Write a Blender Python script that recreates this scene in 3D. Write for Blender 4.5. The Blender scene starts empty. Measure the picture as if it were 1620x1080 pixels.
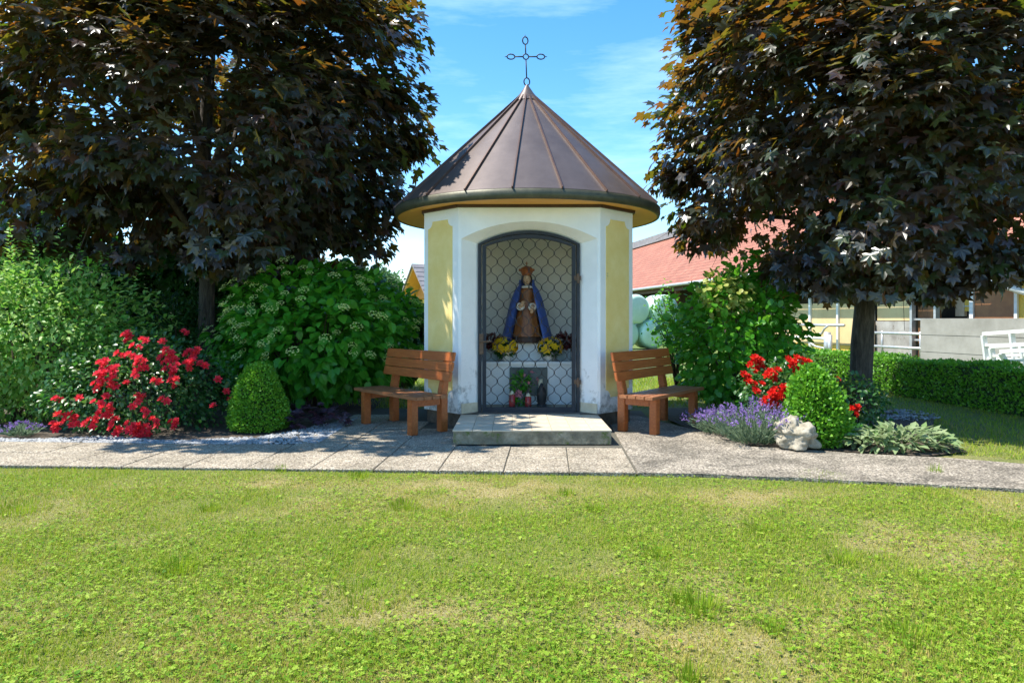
import bpy, bmesh, math, random
import numpy as np
from mathutils import Vector, Matrix, Quaternion
R = math.radians
random.seed(7); rng = np.random.default_rng(7)
S = bpy.context.scene; COL = S.collection

# ------------------------------------------------------------------ camera
F_PX = 1090.0; EYE = 1.24; HZ = 505.0
cd = bpy.data.cameras.new('camera'); cam = bpy.data.objects.new('camera', cd); COL.objects.link(cam)
cd.sensor_width = 36; cd.lens = F_PX / 1620 * 36; cd.clip_start = .05; cd.clip_end = 2000
cam.location = (0, 0, EYE); cam.rotation_euler = (R(90), 0, 0); cd.shift_y = -(540 - HZ) / 1620
S.camera = cam
# ------------------------------------------------------------------ world and sun
ELEV = 62; AZ = Vector((-.998, -.05, 0)).normalized()
sun_dir = Vector((AZ.x * math.cos(R(ELEV)), AZ.y * math.cos(R(ELEV)), math.sin(R(ELEV))))
W = bpy.data.worlds.new('World'); S.world = W; W.use_nodes = True
nt = W.node_tree; nt.nodes.clear()
out = nt.nodes.new('ShaderNodeOutputWorld'); bg = nt.nodes.new('ShaderNodeBackground')
sky = nt.nodes.new('ShaderNodeTexSky'); sky.sky_type = 'NISHITA'; sky.sun_disc = False
sky.sun_elevation = R(ELEV); sky.sun_rotation = math.atan2(AZ.x, AZ.y)
sky.air_density = 1.0; sky.dust_density = .1; sky.ozone_density = 1.6; sky.altitude = 300
tc = nt.nodes.new('ShaderNodeTexCoord'); mp = nt.nodes.new('ShaderNodeMapping'); mp.inputs['Scale'].default_value = (1.2, 1.2, 7)
mp.inputs['Rotation'].default_value = (0, R(12), 0)
nz = nt.nodes.new('ShaderNodeTexNoise'); nz.inputs['Scale'].default_value = 2.1; nz.inputs['Detail'].default_value = 7; nz.inputs['Roughness'].default_value = .62
rp = nt.nodes.new('ShaderNodeValToRGB'); rp.color_ramp.elements[0].position = .47; rp.color_ramp.elements[1].position = .8
rp.color_ramp.elements[1].color = (.42, .42, .42, 1)
mx = nt.nodes.new('ShaderNodeMixRGB'); mx.inputs[2].default_value = (5.2, 6.6, 7.8, 1)
hs = nt.nodes.new('ShaderNodeHueSaturation'); hs.inputs['Saturation'].default_value = 1.33; hs.inputs['Hue'].default_value = .497; hs.inputs['Value'].default_value = 1.1
L = nt.links.new
L(tc.outputs['Generated'], mp.inputs['Vector']); L(mp.outputs[0], nz.inputs['Vector']); L(nz.outputs['Fac'], rp.inputs[0])
L(rp.outputs[0], mx.inputs[0]); L(sky.outputs[0], hs.inputs['Color']); L(hs.outputs[0], mx.inputs[1]); L(mx.outputs[0], bg.inputs[0]); L(bg.outputs[0], out.inputs[0])
bg.inputs[1].default_value = .15
sd = bpy.data.lights.new('sun', 'SUN'); sd.energy = 4.9; sd.angle = R(.53); sd.color = (1, .95, .86)
so = bpy.data.objects.new('sun', sd); COL.objects.link(so); so.rotation_euler = sun_dir.to_track_quat('Z', 'Y').to_euler(); so.location = (-8, 4, 14)
S.view_settings.view_transform = 'Standard'; S.view_settings.look = 'None'; S.view_settings.gamma = 1
S.view_settings.exposure = .95; S.view_settings.use_curve_mapping = False

# ------------------------------------------------------------------ helpers
def px(x, Y): return (x - 810) * Y / F_PX
def pz(y, Y): return EYE + (HZ - y) * Y / F_PX
def gy(y, z=0.0): return F_PX * (EYE - z) / (y - HZ)
def world(o):
    m = o.matrix_basis.copy()
    if o.parent: m = world(o.parent) @ o.matrix_parent_inverse @ m
    return m
def put(o, parent):
    COL.objects.link(o)
    if parent: o.parent = parent; o.matrix_parent_inverse = world(parent).inverted()
    return o
def tag(o, label=None, cat=None, group=None, kind=None):
    if label: o['label'] = label
    if cat: o['category'] = cat
    if group: o['group'] = group
    if kind: o['kind'] = kind
    return o
def empty(name, loc, label=None, cat=None, group=None, rz=0):
    o = bpy.data.objects.new(name, None); COL.objects.link(o); o.location = loc; o.rotation_euler = (0, 0, rz); o.empty_display_size = .1
    return tag(o, label, cat, group)
def mesh(verts, faces, m=None, smooth=False, name='m'):
    me = bpy.data.meshes.new(name); me.from_pydata([tuple(v) for v in verts], [], [tuple(f) for f in faces]); me.update()
    if m: me.materials.append(m)
    if smooth: me.polygons.foreach_set('use_smooth', [True] * len(me.polygons))
    return me
def obj(name, me, parent=None, **k):
    o = bpy.data.objects.new(name, me); put(o, parent); return tag(o, **k)
class MB:
    def __init__(s): s.v = []; s.f = []
    def add(s, v, f):
        n = len(s.v); s.v += [Vector(p) for p in v]; s.f += [tuple(i + n for i in q) for q in f]; return s
    def box(s, a, b):
        (x0, y0, z0), (x1, y1, z1) = a, b
        return s.add([(x0,y0,z0),(x1,y0,z0),(x1,y1,z0),(x0,y1,z0),(x0,y0,z1),(x1,y0,z1),(x1,y1,z1),(x0,y1,z1)],
                     [(3,2,1,0),(4,5,6,7),(0,1,5,4),(1,2,6,5),(2,3,7,6),(3,0,4,7)])
    def hexa(s, p8): return s.add(p8, [(3,2,1,0),(4,5,6,7),(0,1,5,4),(1,2,6,5),(2,3,7,6),(3,0,4,7)])
    def beam(s, p, q, w, h, up=(0,0,1)):
        p = Vector(p); q = Vector(q); d = (q - p).normalized(); up = Vector(up)
        if abs(d.dot(up)) > .98: up = Vector((0, 1, 0))
        x = d.cross(up).normalized() * w / 2; z = x.cross(d).normalized() * h / 2
        return s.hexa([p-x-z, p+x-z, q+x-z, q-x-z, p-x+z, p+x+z, q+x+z, q-x+z])
    def tube(s, pts, r, n=6, cap=True):
        pts = [Vector(p) for p in pts]; rs = r if hasattr(r, '__len__') else [r] * len(pts)
        base = len(s.v); ref = None
        for i, p in enumerate(pts):
            d = (pts[min(i+1, len(pts)-1)] - pts[max(i-1, 0)]).normalized()
            if ref is None: ref = d.orthogonal().normalized()
            ref = (ref - d * ref.dot(d)).normalized(); b = d.cross(ref)
            for k in range(n):
                a = 2*math.pi*k/n; s.v.append(p + (ref*math.cos(a) + b*math.sin(a)) * rs[i])
        for i in range(len(pts)-1):
            for k in range(n):
                s.f.append((base+i*n+k, base+i*n+(k+1)%n, base+(i+1)*n+(k+1)%n, base+(i+1)*n+k))
        if cap:
            s.f.append(tuple(base+k for k in range(n))[::-1]); s.f.append(tuple(base+(len(pts)-1)*n+k for k in range(n)))
        return s
    def lathe(s, prof, n=16, c=(0,0,0), sx=1, sy=1, a0=0, a1=2*math.pi):
        full = abs(a1-a0-2*math.pi) < 1e-6; m = n if full else n+1; base = len(s.v); c = Vector(c)
        for r, z in prof:
            for k in range(m):
                a = a0+(a1-a0)*k/n; s.v.append(c + Vector((r*math.cos(a)*sx, r*math.sin(a)*sy, z)))
        for i in range(len(prof)-1):
            for k in range(n):
                k2 = (k+1) % m
                s.f.append((base+i*m+k, base+i*m+k2, base+(i+1)*m+k2, base+(i+1)*m+k))
        return s
    def ball(s, c, r, n=10, sz=1.0, sx=1.0, sy=1.0):
        pr = [(max(1e-4, math.sin(math.pi*i/(n//2+2)))*r, -math.cos(math.pi*i/(n//2+2))*r*sz) for i in range(n//2+3)]
        return s.lathe(pr, n, c, sx, sy)
    def build(s, name, m, parent=None, smooth=False, bevel=0, **k):
        me = mesh(s.v, s.f, m, smooth, name)
        if bevel:
            bm = bmesh.new(); bm.from_mesh(me)
            bmesh.ops.bevel(bm, geom=list(bm.edges), offset=bevel, segments=2, affect='EDGES', clamp_overlap=True)
            bm.to_mesh(me); bm.free()
        return obj(name, me, parent, **k)

# ------------------------------------------------------------------ materials
def nodes(name):
    m = bpy.data.materials.new(name); m.use_nodes = True; t = m.node_tree
    return m, t, t.nodes['Principled BSDF'], t.nodes['Material Output']
def pm(name, c1, c2=None, scale=6, rough=.8, bump=0, bscale=40, metal=0, spec=.5, detail=6, c3=None, stretch=(1,1,1), lo=.35, hi=.68, spot=None, spots=20, spotr=.12):
    m, t, b, o = nodes(name); n = t.nodes; l = t.links.new
    co = n.new('ShaderNodeTexCoord'); mpn = n.new('ShaderNodeMapping'); mpn.inputs['Scale'].default_value = stretch; l(co.outputs['Object'], mpn.inputs[0])
    b.inputs['Roughness'].default_value = rough; b.inputs['Metallic'].default_value = metal; b.inputs['Specular IOR Level'].default_value = spec
    src = None
    if c2:
        z = n.new('ShaderNodeTexNoise'); z.inputs['Scale'].default_value = scale; z.inputs['Detail'].default_value = detail; z.inputs['Roughness'].default_value = .65
        l(mpn.outputs[0], z.inputs['Vector']); r = n.new('ShaderNodeValToRGB'); e = r.color_ramp.elements
        e[0].position = lo; e[0].color = (*c1, 1); e[1].position = hi; e[1].color = (*c2, 1)
        if c3: q = e.new((lo+hi)/2); q.color = (*c3, 1)
        l(z.outputs['Fac'], r.inputs[0]); src = r.outputs[0]
    else:
        rgb = n.new('ShaderNodeRGB'); rgb.outputs[0].default_value = (*c1, 1); src = rgb.outputs[0]
    if spot:
        v = n.new('ShaderNodeTexNoise'); v.inputs['Scale'].default_value = spots; v.inputs['Detail'].default_value = 5; v.inputs['Roughness'].default_value = .7; l(co.outputs['Object'], v.inputs['Vector'])
        r2 = n.new('ShaderNodeValToRGB'); r2.color_ramp.elements[0].position = 1-spotr-.36; r2.color_ramp.elements[1].position = 1-spotr-.28
        l(v.outputs['Fac'], r2.inputs[0]); mxx = n.new('ShaderNodeMixRGB'); mxx.inputs[2].default_value = (*spot, 1); l(r2.outputs[0], mxx.inputs[0]); l(src, mxx.inputs[1]); src = mxx.outputs[0]
    l(src, b.inputs['Base Color'])
    if bump:
        z2 = n.new('ShaderNodeTexNoise'); z2.inputs['Scale'].default_value = bscale; z2.inputs['Detail'].default_value = 8; l(mpn.outputs[0], z2.inputs['Vector'])
        bp = n.new('ShaderNodeBump'); bp.inputs['Strength'].default_value = bump; bp.inputs['Distance'].default_value = .01; l(z2.outputs['Fac'], bp.inputs['Height']); l(bp.outputs[0], b.inputs['Normal'])
    return m
def aggregate(name, cols, scale=85, dark=.55, patch=(.5,1.0)):
    m, t, b, o = nodes(name); n = t.nodes; l = t.links.new
    g = n.new('ShaderNodeNewGeometry'); v = n.new('ShaderNodeTexVoronoi'); v.inputs['Scale'].default_value = scale; l(g.outputs['Position'], v.inputs['Vector'])
    sp = n.new('ShaderNodeSeparateColor'); l(v.outputs['Color'], sp.inputs[0]); r = n.new('ShaderNodeValToRGB'); e = r.color_ramp.elements
    e[0].color = (*cols[0], 1); e[1].color = (*cols[-1], 1)
    for i, c in enumerate(cols[1:-1]): q = e.new((i+1)/(len(cols)-1)); q.color = (*c, 1)
    l(sp.outputs[0], r.inputs[0])
    r2 = n.new('ShaderNodeValToRGB'); r2.color_ramp.elements[0].position = .35; r2.color_ramp.elements[1].position = .62
    r2.color_ramp.elements[0].color = (1,1,1,1); r2.color_ramp.elements[1].color = (dark, dark, dark*.96, 1); l(v.outputs['Distance'], r2.inputs[0])
    mu = n.new('ShaderNodeMixRGB'); mu.blend_type = 'MULTIPLY'; mu.inputs[0].default_value = 1; l(r.outputs[0], mu.inputs[1]); l(r2.outputs[0], mu.inputs[2])
    z = n.new('ShaderNodeTexNoise'); z.inputs['Scale'].default_value = 2.2; z.inputs['Detail'].default_value = 8; z.inputs['Roughness'].default_value = .7; l(g.outputs['Position'], z.inputs['Vector'])
    r3 = n.new('ShaderNodeValToRGB'); r3.color_ramp.elements[0].position = .38; r3.color_ramp.elements[1].position = .6
    r3.color_ramp.elements[0].color = (patch[0], patch[0], patch[0]*.97, 1); r3.color_ramp.elements[1].color = (patch[1],)*3 + (1,); l(z.outputs['Fac'], r3.inputs[0])
    mu2 = n.new('ShaderNodeMixRGB'); mu2.blend_type = 'MULTIPLY'; mu2.inputs[0].default_value = 1; l(mu.outputs[0], mu2.inputs[1]); l(r3.outputs[0], mu2.inputs[2])
    l(mu2.outputs[0], b.inputs['Base Color']); b.inputs['Roughness'].default_value = .85
    bp = n.new('ShaderNodeBump'); bp.inputs['Strength'].default_value = .6; bp.inputs['Distance'].default_value = .004; bp.invert = True; l(v.outputs['Distance'], bp.inputs['Height']); l(bp.outputs[0], b.inputs['Normal'])
    return m
def leafmat(name, cols, tcols=None, trans=.35, rough=.45, spec=.5, attr2=None, dry=None):
    """colour picked per leaf from a ramp; light passes through the blade"""
    m, t, b, o = nodes(name); n = t.nodes; l = t.links.new
    a = n.new('ShaderNodeAttribute'); a.attribute_name = 'rnd'; oi = n.new('ShaderNodeObjectInfo')
    ad = n.new('ShaderNodeMath'); ad.operation = 'ADD'; l(a.outputs['Fac'], ad.inputs[0]); l(oi.outputs['Random'], ad.inputs[1])
    fr = n.new('ShaderNodeMath'); fr.operation = 'FRACT'; l(ad.outputs[0], fr.inputs[0])
    def ramp(cs):
        r = n.new('ShaderNodeValToRGB'); r.color_ramp.interpolation = 'LINEAR'; e = r.color_ramp.elements
        e[0].position = 0; e[0].color = (*cs[0], 1); e[1].position = 1; e[1].color = (*cs[-1], 1)
        for i, c in enumerate(cs[1:-1]): q = e.new((i+1)/(len(cs)-1)); q.color = (*c, 1)
        l(fr.outputs[0], r.inputs[0]); return r.outputs[0]
    c = ramp(cols); tcn = ramp(tcols or [tuple(min(1, x*1.7) for x in cc) for cc in cols])
    if dry:
        a2 = n.new('ShaderNodeAttribute'); a2.attribute_name = 'dry'
        def mixd(src, dc):
            q = n.new('ShaderNodeMixRGB'); l(a2.outputs['Fac'], q.inputs[0]); l(src, q.inputs[1]); q.inputs[2].default_value = (*dc, 1); return q.outputs[0]
        c = mixd(c, dry); tcn = mixd(tcn, dry)
    l(c, b.inputs['Base Color']); b.inputs['Roughness'].default_value = rough; b.inputs['Specular IOR Level'].default_value = spec
    tr = n.new('ShaderNodeBsdfTranslucent'); l(tcn, tr.inputs['Color'])
    ms = n.new('ShaderNodeMixShader'); ms.inputs[0].default_value = trans; l(b.outputs[0], ms.inputs[1]); l(tr.outputs[0], ms.inputs[2]); l(ms.outputs[0], o.inputs['Surface'])
    return m

M = {}
M['plaster'] = pm('white_plaster', (.78,.78,.76), (.86,.86,.84), 3, .9, .25, 60, spot=(.34,.34,.32), spots=5.5, spotr=-.06)
def grime(m):
    t = m.node_tree; n = t.nodes; l = t.links.new; b = n['Principled BSDF']; src = b.inputs['Base Color'].links[0].from_socket
    co = n.new('ShaderNodeTexCoord'); se = n.new('ShaderNodeSeparateXYZ'); l(co.outputs['Object'], se.inputs[0]); z = n.new('ShaderNodeTexNoise'); z.inputs['Scale'].default_value = 6; z.inputs['Detail'].default_value = 9; z.inputs['Roughness'].default_value = .75
    l(co.outputs['Object'], z.inputs['Vector']); a = n.new('ShaderNodeMath'); a.operation = 'MULTIPLY_ADD'; a.inputs[1].default_value = -.34; l(se.outputs['Z'], a.inputs[0]); l(z.outputs['Fac'], a.inputs[2])
    r = n.new('ShaderNodeValToRGB'); r.color_ramp.elements[0].position = .36; r.color_ramp.elements[1].position = .52; l(a.outputs[0], r.inputs[0]); mxx = n.new('ShaderNodeMixRGB'); mxx.inputs[2].default_value = (.30,.29,.27,1); l(r.outputs[0], mxx.inputs[0]); l(src, mxx.inputs[1]); l(mxx.outputs[0], b.inputs['Base Color'])
grime(M['plaster'])
M['plaster_in'] = pm('inner_plaster', (.87,.85,.78), (.91,.89,.83), 3, .9, .15, 50)
M['yellow'] = pm('yellow_plaster', (.80,.59,.20), (.87,.68,.29), 4, .92, .5, 90, c3=(.83,.63,.24), spot=(.42,.36,.2), spots=5, spotr=-.03)
M['stone_trim'] = pm('beige_stone', (.5,.42,.28), (.66,.58,.42), 9, .7, .2, 40)
M['foundation'] = pm('dark_foundation', (.07,.055,.04), (.16,.13,.1), 8, .95, .6, 30)
M['roof'] = pm('brown_sheet_metal', (.10,.075,.066), (.14,.108,.095), 2.2, .42, .08, 12, metal=.35, spec=.5, spot=(.4,.38,.35), spots=26, spotr=-.08)
M['seam'] = pm('seam_metal', (.085,.045,.035), (.13,.075,.05), 5, .45, metal=.3)
M['fascia'] = pm('weathered_copper_edge', (.055,.055,.035), (.10,.095,.06), 7, .5, .1, 30, metal=.3)
M['soffit'] = pm('orange_stained_wood', (.78,.36,.06), (.88,.47,.1), 7, .6, .1, 60, stretch=(1,6,1))
M['darkwood'] = pm('dark_brown_wood', (.045,.022,.014), (.09,.045,.025), 10, .6, .2, 40)
M['iron'] = pm('dark_iron', (.014,.013,.013), (.03,.028,.027), 20, .6, .2, 60, metal=0)
M['iron_frame'] = pm('grey_painted_iron', (.02,.023,.03), (.036,.04,.048), 15, .65, .15, 60, metal=.0, spec=.3, spot=(.16,.09,.05), spots=14, spotr=-.05)
M['rust'] = pm('rusty_iron', (.09,.05,.03), (.16,.1,.06), 30, .8, .3, 80)
M['tile'] = pm('cream_floor_tile', (.50,.41,.29), (.60,.51,.385), 5, .45, .05, 60)
M['concrete_step'] = pm('mossy_concrete', (.13,.11,.075), (.36,.31,.22), 6, .95, .9, 26, c3=(.22,.185,.12), spot=(.09,.12,.02), spots=5, spotr=.08)
M['mortar'] = pm('joint_mortar', (.07,.065,.05), (.12,.11,.08), 20, .95)
M['bench'] = pm('orange_brown_wood', (.34,.08,.014), (.48,.135,.026), 5, .42, .12, 30, c3=(.36,.098,.022), stretch=(1,9,9))
M['bench_end'] = pm('wood_seat', (.24,.085,.03), (.36,.15,.06), 6, .5, .15, 30, stretch=(1,9,9))
M['slab'] = aggregate('washed_aggregate', [(.14,.105,.075),(.38,.31,.225),(.56,.48,.36),(.29,.24,.185),(.64,.57,.455),(.45,.355,.24)], 78, .55, (.66,1.0))
M['concrete_path'] = aggregate('worn_aggregate', [(.11,.09,.07),(.26,.22,.17),(.50,.43,.34),(.22,.19,.15),(.38,.32,.24),(.6,.53,.43)], 70, .55, (.5,1.08))
M['soil'] = pm('bed_soil', (.035,.024,.016), (.11,.085,.06), 14, .95, .9, 60)
M['pebble'] = pm('grey_pebble', (.2,.21,.22), (.42,.42,.41), 6, .8, .2, 50)
M['far_ground'] = pm('grass_ground', (.07,.12,.02), (.16,.2,.045), 1.3, .95, .4, 40)
M['bark'] = pm('grey_bark', (.035,.028,.022), (.13,.11,.085), 9, .95, 1.0, 26, stretch=(3,3,.5), c3=(.07,.058,.045))
M['twig'] = pm('brown_twig', (.05,.035,.022), (.1,.07,.045), 20, .9)
M['boulder'] = pm('limestone', (.22,.19,.13), (.44,.39,.30), 11, .95, 1.0, 30, spot=(.2,.17,.12), spots=13, spotr=.02)
M['cloth'] = pm('white_altar_cloth', (.74,.75,.74), (.84,.84,.82), 6, .8, .2, 20)
M['teal'] = pm('dark_teal_panel', (.03,.06,.065), (.07,.11,.12), 5, .4)
M['white_pot'] = pm('white_ceramic', (.75,.73,.68), None, rough=.35)
M['grey_pot'] = pm('blue_grey_planter', (.2,.27,.3), (.3,.37,.4), 8, .6)
M['floor_in'] = pm('inner_floor', (.2,.17,.11), (.34,.3,.22), 6, .6)
M['gown'] = pm('brown_painted_gown', (.2,.07,.02), (.42,.19,.06), 14, .45, .3, 20, stretch=(3,3,.6), c3=(.28,.1,.03))
M['cloak'] = pm('blue_painted_cloak', (.03,.07,.30), (.07,.15,.48), 9, .5, .15, 20)
M['skin'] = pm('painted_skin', (.66,.42,.24), (.74,.5,.32), 9, .5)
M['lace'] = pm('white_lace', (.72,.68,.6), (.82,.78,.72), 40, .8, .5, 90)
M['crown'] = pm('red_gilded_crown', (.28,.075,.02), (.46,.16,.04), 25, .4, .4, 40, metal=.3)
M['hair'] = pm('dark_brown_hair', (.03,.015,.008), (.07,.035,.018), 20, .6, .3, 50)
M['candle_red'] = pm('red_candle_glass', (.36,.03,.03), (.5,.06,.05), 6, .2)
M['wax'] = pm('cream_wax', (.74,.66,.45), None, rough=.5)
M['barn_cream'] = pm('cream_panel', (.62,.45,.22), (.72,.54,.28), 1.6, .8, .1, 12, stretch=(1,1,.5))
M['barn_yellow'] = pm('yellow_render', (.70,.45,.07), (.78,.52,.1), 2, .85)
M['barn_conc'] = pm('stained_concrete', (.22,.2,.18), (.42,.4,.36), 2.2, .9, .3, 14, spot=(.12,.08,.05), spots=3.5, spotr=.02)
M['barn_conc_light'] = pm('pale_concrete', (.24,.225,.19), (.36,.34,.30), 1.5, .9, .2, 14)
M['ply'] = pm('scratched_plywood', (.25,.095,.03), (.38,.16,.055), 2.5, .6, .1, 20, spot=(.5,.4,.3), spots=6, spotr=-.04)
M['rustdoor'] = pm('rusty_sheet', (.12,.055,.025), (.28,.13,.05), 3, .8, .2, 20, stretch=(2,2,.4))
M['galv'] = pm('galvanised_tube', (.42,.43,.44), (.58,.58,.58), 12, .45, metal=.5)
M['whitepaint'] = pm('white_paint', (.72,.71,.68), (.8,.79,.76), 8, .6)
M['pinkpost'] = pm('pale_timber', (.55,.4,.28), (.66,.5,.36), 9, .8)
M['black'] = pm('black_and_painted_shade', (.018,.014,.012), (.04,.03,.022), 3, .9)  # plain black on the plaque; in the barn it stands in for shade
M['bale'] = pm('mint_stretch_film', (.5,.72,.56), (.6,.8,.66), 3, .35, .3, 14)
M['grey_ridge'] = pm('grey_ridge_sheet', (.2,.18,.18), (.28,.26,.26), 4, .6)
M['orangewood'] = pm('orange_gable_boards', (.6,.24,.05), (.72,.33,.09), 6, .7, stretch=(8,8,1))
M['beige'] = pm('beige_wall', (.6,.54,.44), (.68,.62,.52), 2, .9)
def tilemat():
    m, t, b, o = nodes('red_clay_tiles'); n = t.nodes; l = t.links.new
    uv = n.new('ShaderNodeUVMap'); br = n.new('ShaderNodeTexBrick'); l(uv.outputs[0], br.inputs['Vector']); br.inputs['Scale'].default_value = 1
    br.inputs['Brick Width'].default_value = .2; br.inputs['Row Height'].default_value = .3; br.inputs['Mortar Size'].default_value = .02
    br.inputs['Color1'].default_value = (.42,.15,.09,1); br.inputs['Color2'].default_value = (.52,.21,.13,1); br.inputs['Mortar'].default_value = (.17,.06,.04,1)
    z = n.new('ShaderNodeTexNoise'); z.inputs['Scale'].default_value = .8; z.inputs['Detail'].default_value = 6; l(uv.outputs[0], z.inputs['Vector'])
    mu = n.new('ShaderNodeMixRGB'); mu.blend_type = 'MULTIPLY'; mu.inputs[0].default_value = .5; l(br.outputs[0], mu.inputs[1]); l(z.outputs['Fac'], mu.inputs[2])
    l(mu.outputs[0], b.inputs['Base Color']); b.inputs['Roughness'].default_value = .85
    bp = n.new('ShaderNodeBump'); bp.inputs['Distance'].default_value = .03; bp.inputs['Strength'].default_value = .6; bp.invert = True; l(br.outputs['Fac'], bp.inputs['Height']); l(bp.outputs[0], b.inputs['Normal'])
    return m
M['tiles'] = tilemat()
def lawnground():
    m, t, b, o = nodes('lawn_soil'); n = t.nodes; l = t.links.new
    a = n.new('ShaderNodeAttribute'); a.attribute_name = 'dry'
    g = n.new('ShaderNodeNewGeometry'); z = n.new('ShaderNodeTexNoise'); z.inputs['Scale'].default_value = 60; z.inputs['Detail'].default_value = 5; l(g.outputs['Position'], z.inputs['Vector'])
    r1 = n.new('ShaderNodeValToRGB'); r1.color_ramp.elements[0].color = (.05,.07,.012,1); r1.color_ramp.elements[1].color = (.2,.22,.04,1); r1.color_ramp.elements[0].position=.3; r1.color_ramp.elements[1].position=.7
    r2 = n.new('ShaderNodeValToRGB'); r2.color_ramp.elements[0].color = (.18,.125,.05,1); r2.color_ramp.elements[1].color = (.48,.38,.2,1); r2.color_ramp.elements[0].position=.3; r2.color_ramp.elements[1].position=.7
    l(z.outputs['Fac'], r1.inputs[0]); l(z.outputs['Fac'], r2.inputs[0]); q = n.new('ShaderNodeMixRGB'); l(a.outputs['Fac'], q.inputs[0]); l(r1.outputs[0], q.inputs[1]); l(r2.outputs[0], q.inputs[2])
    l(q.outputs[0], b.inputs['Base Color']); b.inputs['Roughness'].default_value = .95
    bp = n.new('ShaderNodeBump'); bp.inputs['Strength'].default_value = .8; bp.inputs['Distance'].default_value = .02; l(z.outputs['Fac'], bp.inputs['Height']); l(bp.outputs[0], b.inputs['Normal'])
    return m
M['lawn'] = lawnground()
M['maple'] = leafmat('copper_maple_leaf', [(.022,.026,.03),(.03,.05,.03),(.042,.028,.03),(.036,.06,.024),(.052,.036,.02),(.034,.036,.042)],
                     [(.36,.15,.015),(.22,.22,.015),(.42,.13,.012),(.17,.26,.015),(.4,.2,.02),(.26,.12,.02)], .30, .30, .8)
M['grass'] = leafmat('lawn_grass', [(.08,.17,.01),(.20,.31,.02),(.32,.40,.035),(.15,.27,.015)], [(.24,.42,.02),(.36,.5,.02),(.46,.54,.04),(.3,.46,.02)], .35, .7, .1, dry=(.50,.38,.12))
M['clover'] = leafmat('clover_leaf', [(.06,.17,.01),(.19,.32,.02),(.34,.43,.06)], [(.24,.42,.02),(.32,.46,.03),(.42,.5,.06)], .3, .6, .15)
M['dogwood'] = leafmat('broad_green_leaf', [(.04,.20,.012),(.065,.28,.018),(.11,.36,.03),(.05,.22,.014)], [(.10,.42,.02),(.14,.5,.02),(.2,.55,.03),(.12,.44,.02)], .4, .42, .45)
M['varieg'] = leafmat('round_green_leaf', [(.04,.19,.012),(.065,.25,.02),(.10,.30,.03),(.05,.21,.015)], [(.12,.45,.02),(.18,.54,.03),(.25,.58,.04),(.14,.46,.02)], .4, .4, .45)
M['varieg_y'] = leafmat('yellow_edged_leaf', [(.30,.34,.06),(.42,.44,.12),(.22,.32,.05)], [(.5,.55,.08),(.6,.6,.15),(.4,.5,.06)], .4, .45, .4)
M['spirea'] = leafmat('sun_toned_pale_leaf', [(.09,.28,.03),(.17,.38,.06),(.36,.50,.15),(.12,.32,.04)], [(.18,.45,.05),(.26,.52,.07),(.4,.56,.12),(.2,.46,.05)], .4, .5, .4)  # pale green leaf, brightened in place of sun the maple blocks
M['darkleaf'] = leafmat('dark_evergreen_leaf', [(.015,.055,.012),(.025,.08,.018),(.035,.1,.02)], [(.05,.2,.02),(.07,.26,.03),(.1,.3,.03)], .3, .5, .4)
M['box'] = leafmat('box_leaf', [(.07,.24,.012),(.12,.33,.02),(.19,.40,.03),(.09,.28,.015)], [(.14,.42,.02),(.2,.5,.03),(.26,.55,.04),(.16,.44,.02)], .3, .45, .45)
M['box_core'] = pm('box_dark_core', (.012,.03,.006), (.03,.06,.012), 30, .95, .8, 60)  # solid dark filler behind the clipped leaves
M['roseleaf'] = leafmat('rose_leaf', [(.015,.07,.018),(.025,.10,.025),(.05,.14,.04),(.10,.17,.05)], [(.06,.25,.03),(.09,.32,.03),(.14,.36,.05),(.24,.36,.06)], .3, .33, .5)
M['rose'] = leafmat('coral_red_petal', [(.74,.025,.05),(.84,.05,.09),(.78,.045,.06)], [(.8,.04,.05),(.85,.07,.09),(.8,.06,.06)], .3, .6, .25)
M['rose_r'] = leafmat('scarlet_petal', [(.62,.012,.008),(.72,.025,.012),(.55,.01,.008)], [(.8,.03,.02),(.85,.05,.03),(.75,.02,.02)], .3, .6, .25)
M['lavleaf'] = leafmat('grey_green_leaf', [(.14,.2,.12),(.2,.27,.17),(.1,.17,.09)], None, .25, .7, .3)
M['lavflower'] = leafmat('lavender_flower', [(.22,.13,.36),(.3,.2,.46),(.17,.09,.3)], None, .25, .7, .3)
M['lamb'] = leafmat('woolly_leaf', [(.2,.27,.12),(.28,.34,.18),(.16,.25,.09)], None, .25, .8, .2)
M['heuchera'] = leafmat('dark_purple_leaf', [(.045,.022,.04),(.07,.035,.055),(.03,.016,.025)], [(.2,.05,.1),(.25,.08,.12),(.15,.04,.06)], .2, .4, .5)
M['umbel'] = leafmat('pale_green_umbel', [(.42,.52,.14),(.58,.62,.24),(.36,.5,.12)], None, .3, .7, .3)
M['yellowfl'] = leafmat('yellow_petal', [(.78,.48,.01),(.82,.58,.02),(.8,.40,.01)], [(.85,.6,.02),(.88,.68,.03),(.85,.5,.02)], .3, .6, .3)
M['pinkfl'] = leafmat('dusty_pink_petal', [(.5,.16,.2),(.6,.24,.27)], None, .3, .7, .3)
M['redplant'] = leafmat('dark_red_leaf', [(.09,.015,.02),(.14,.03,.025),(.05,.02,.012)], None, .25, .5, .4)
M['fartree'] = leafmat('far_tree_leaf', [(.06,.14,.05),(.1,.19,.08),(.14,.24,.1)], None, .3, .6, .3)

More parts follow.
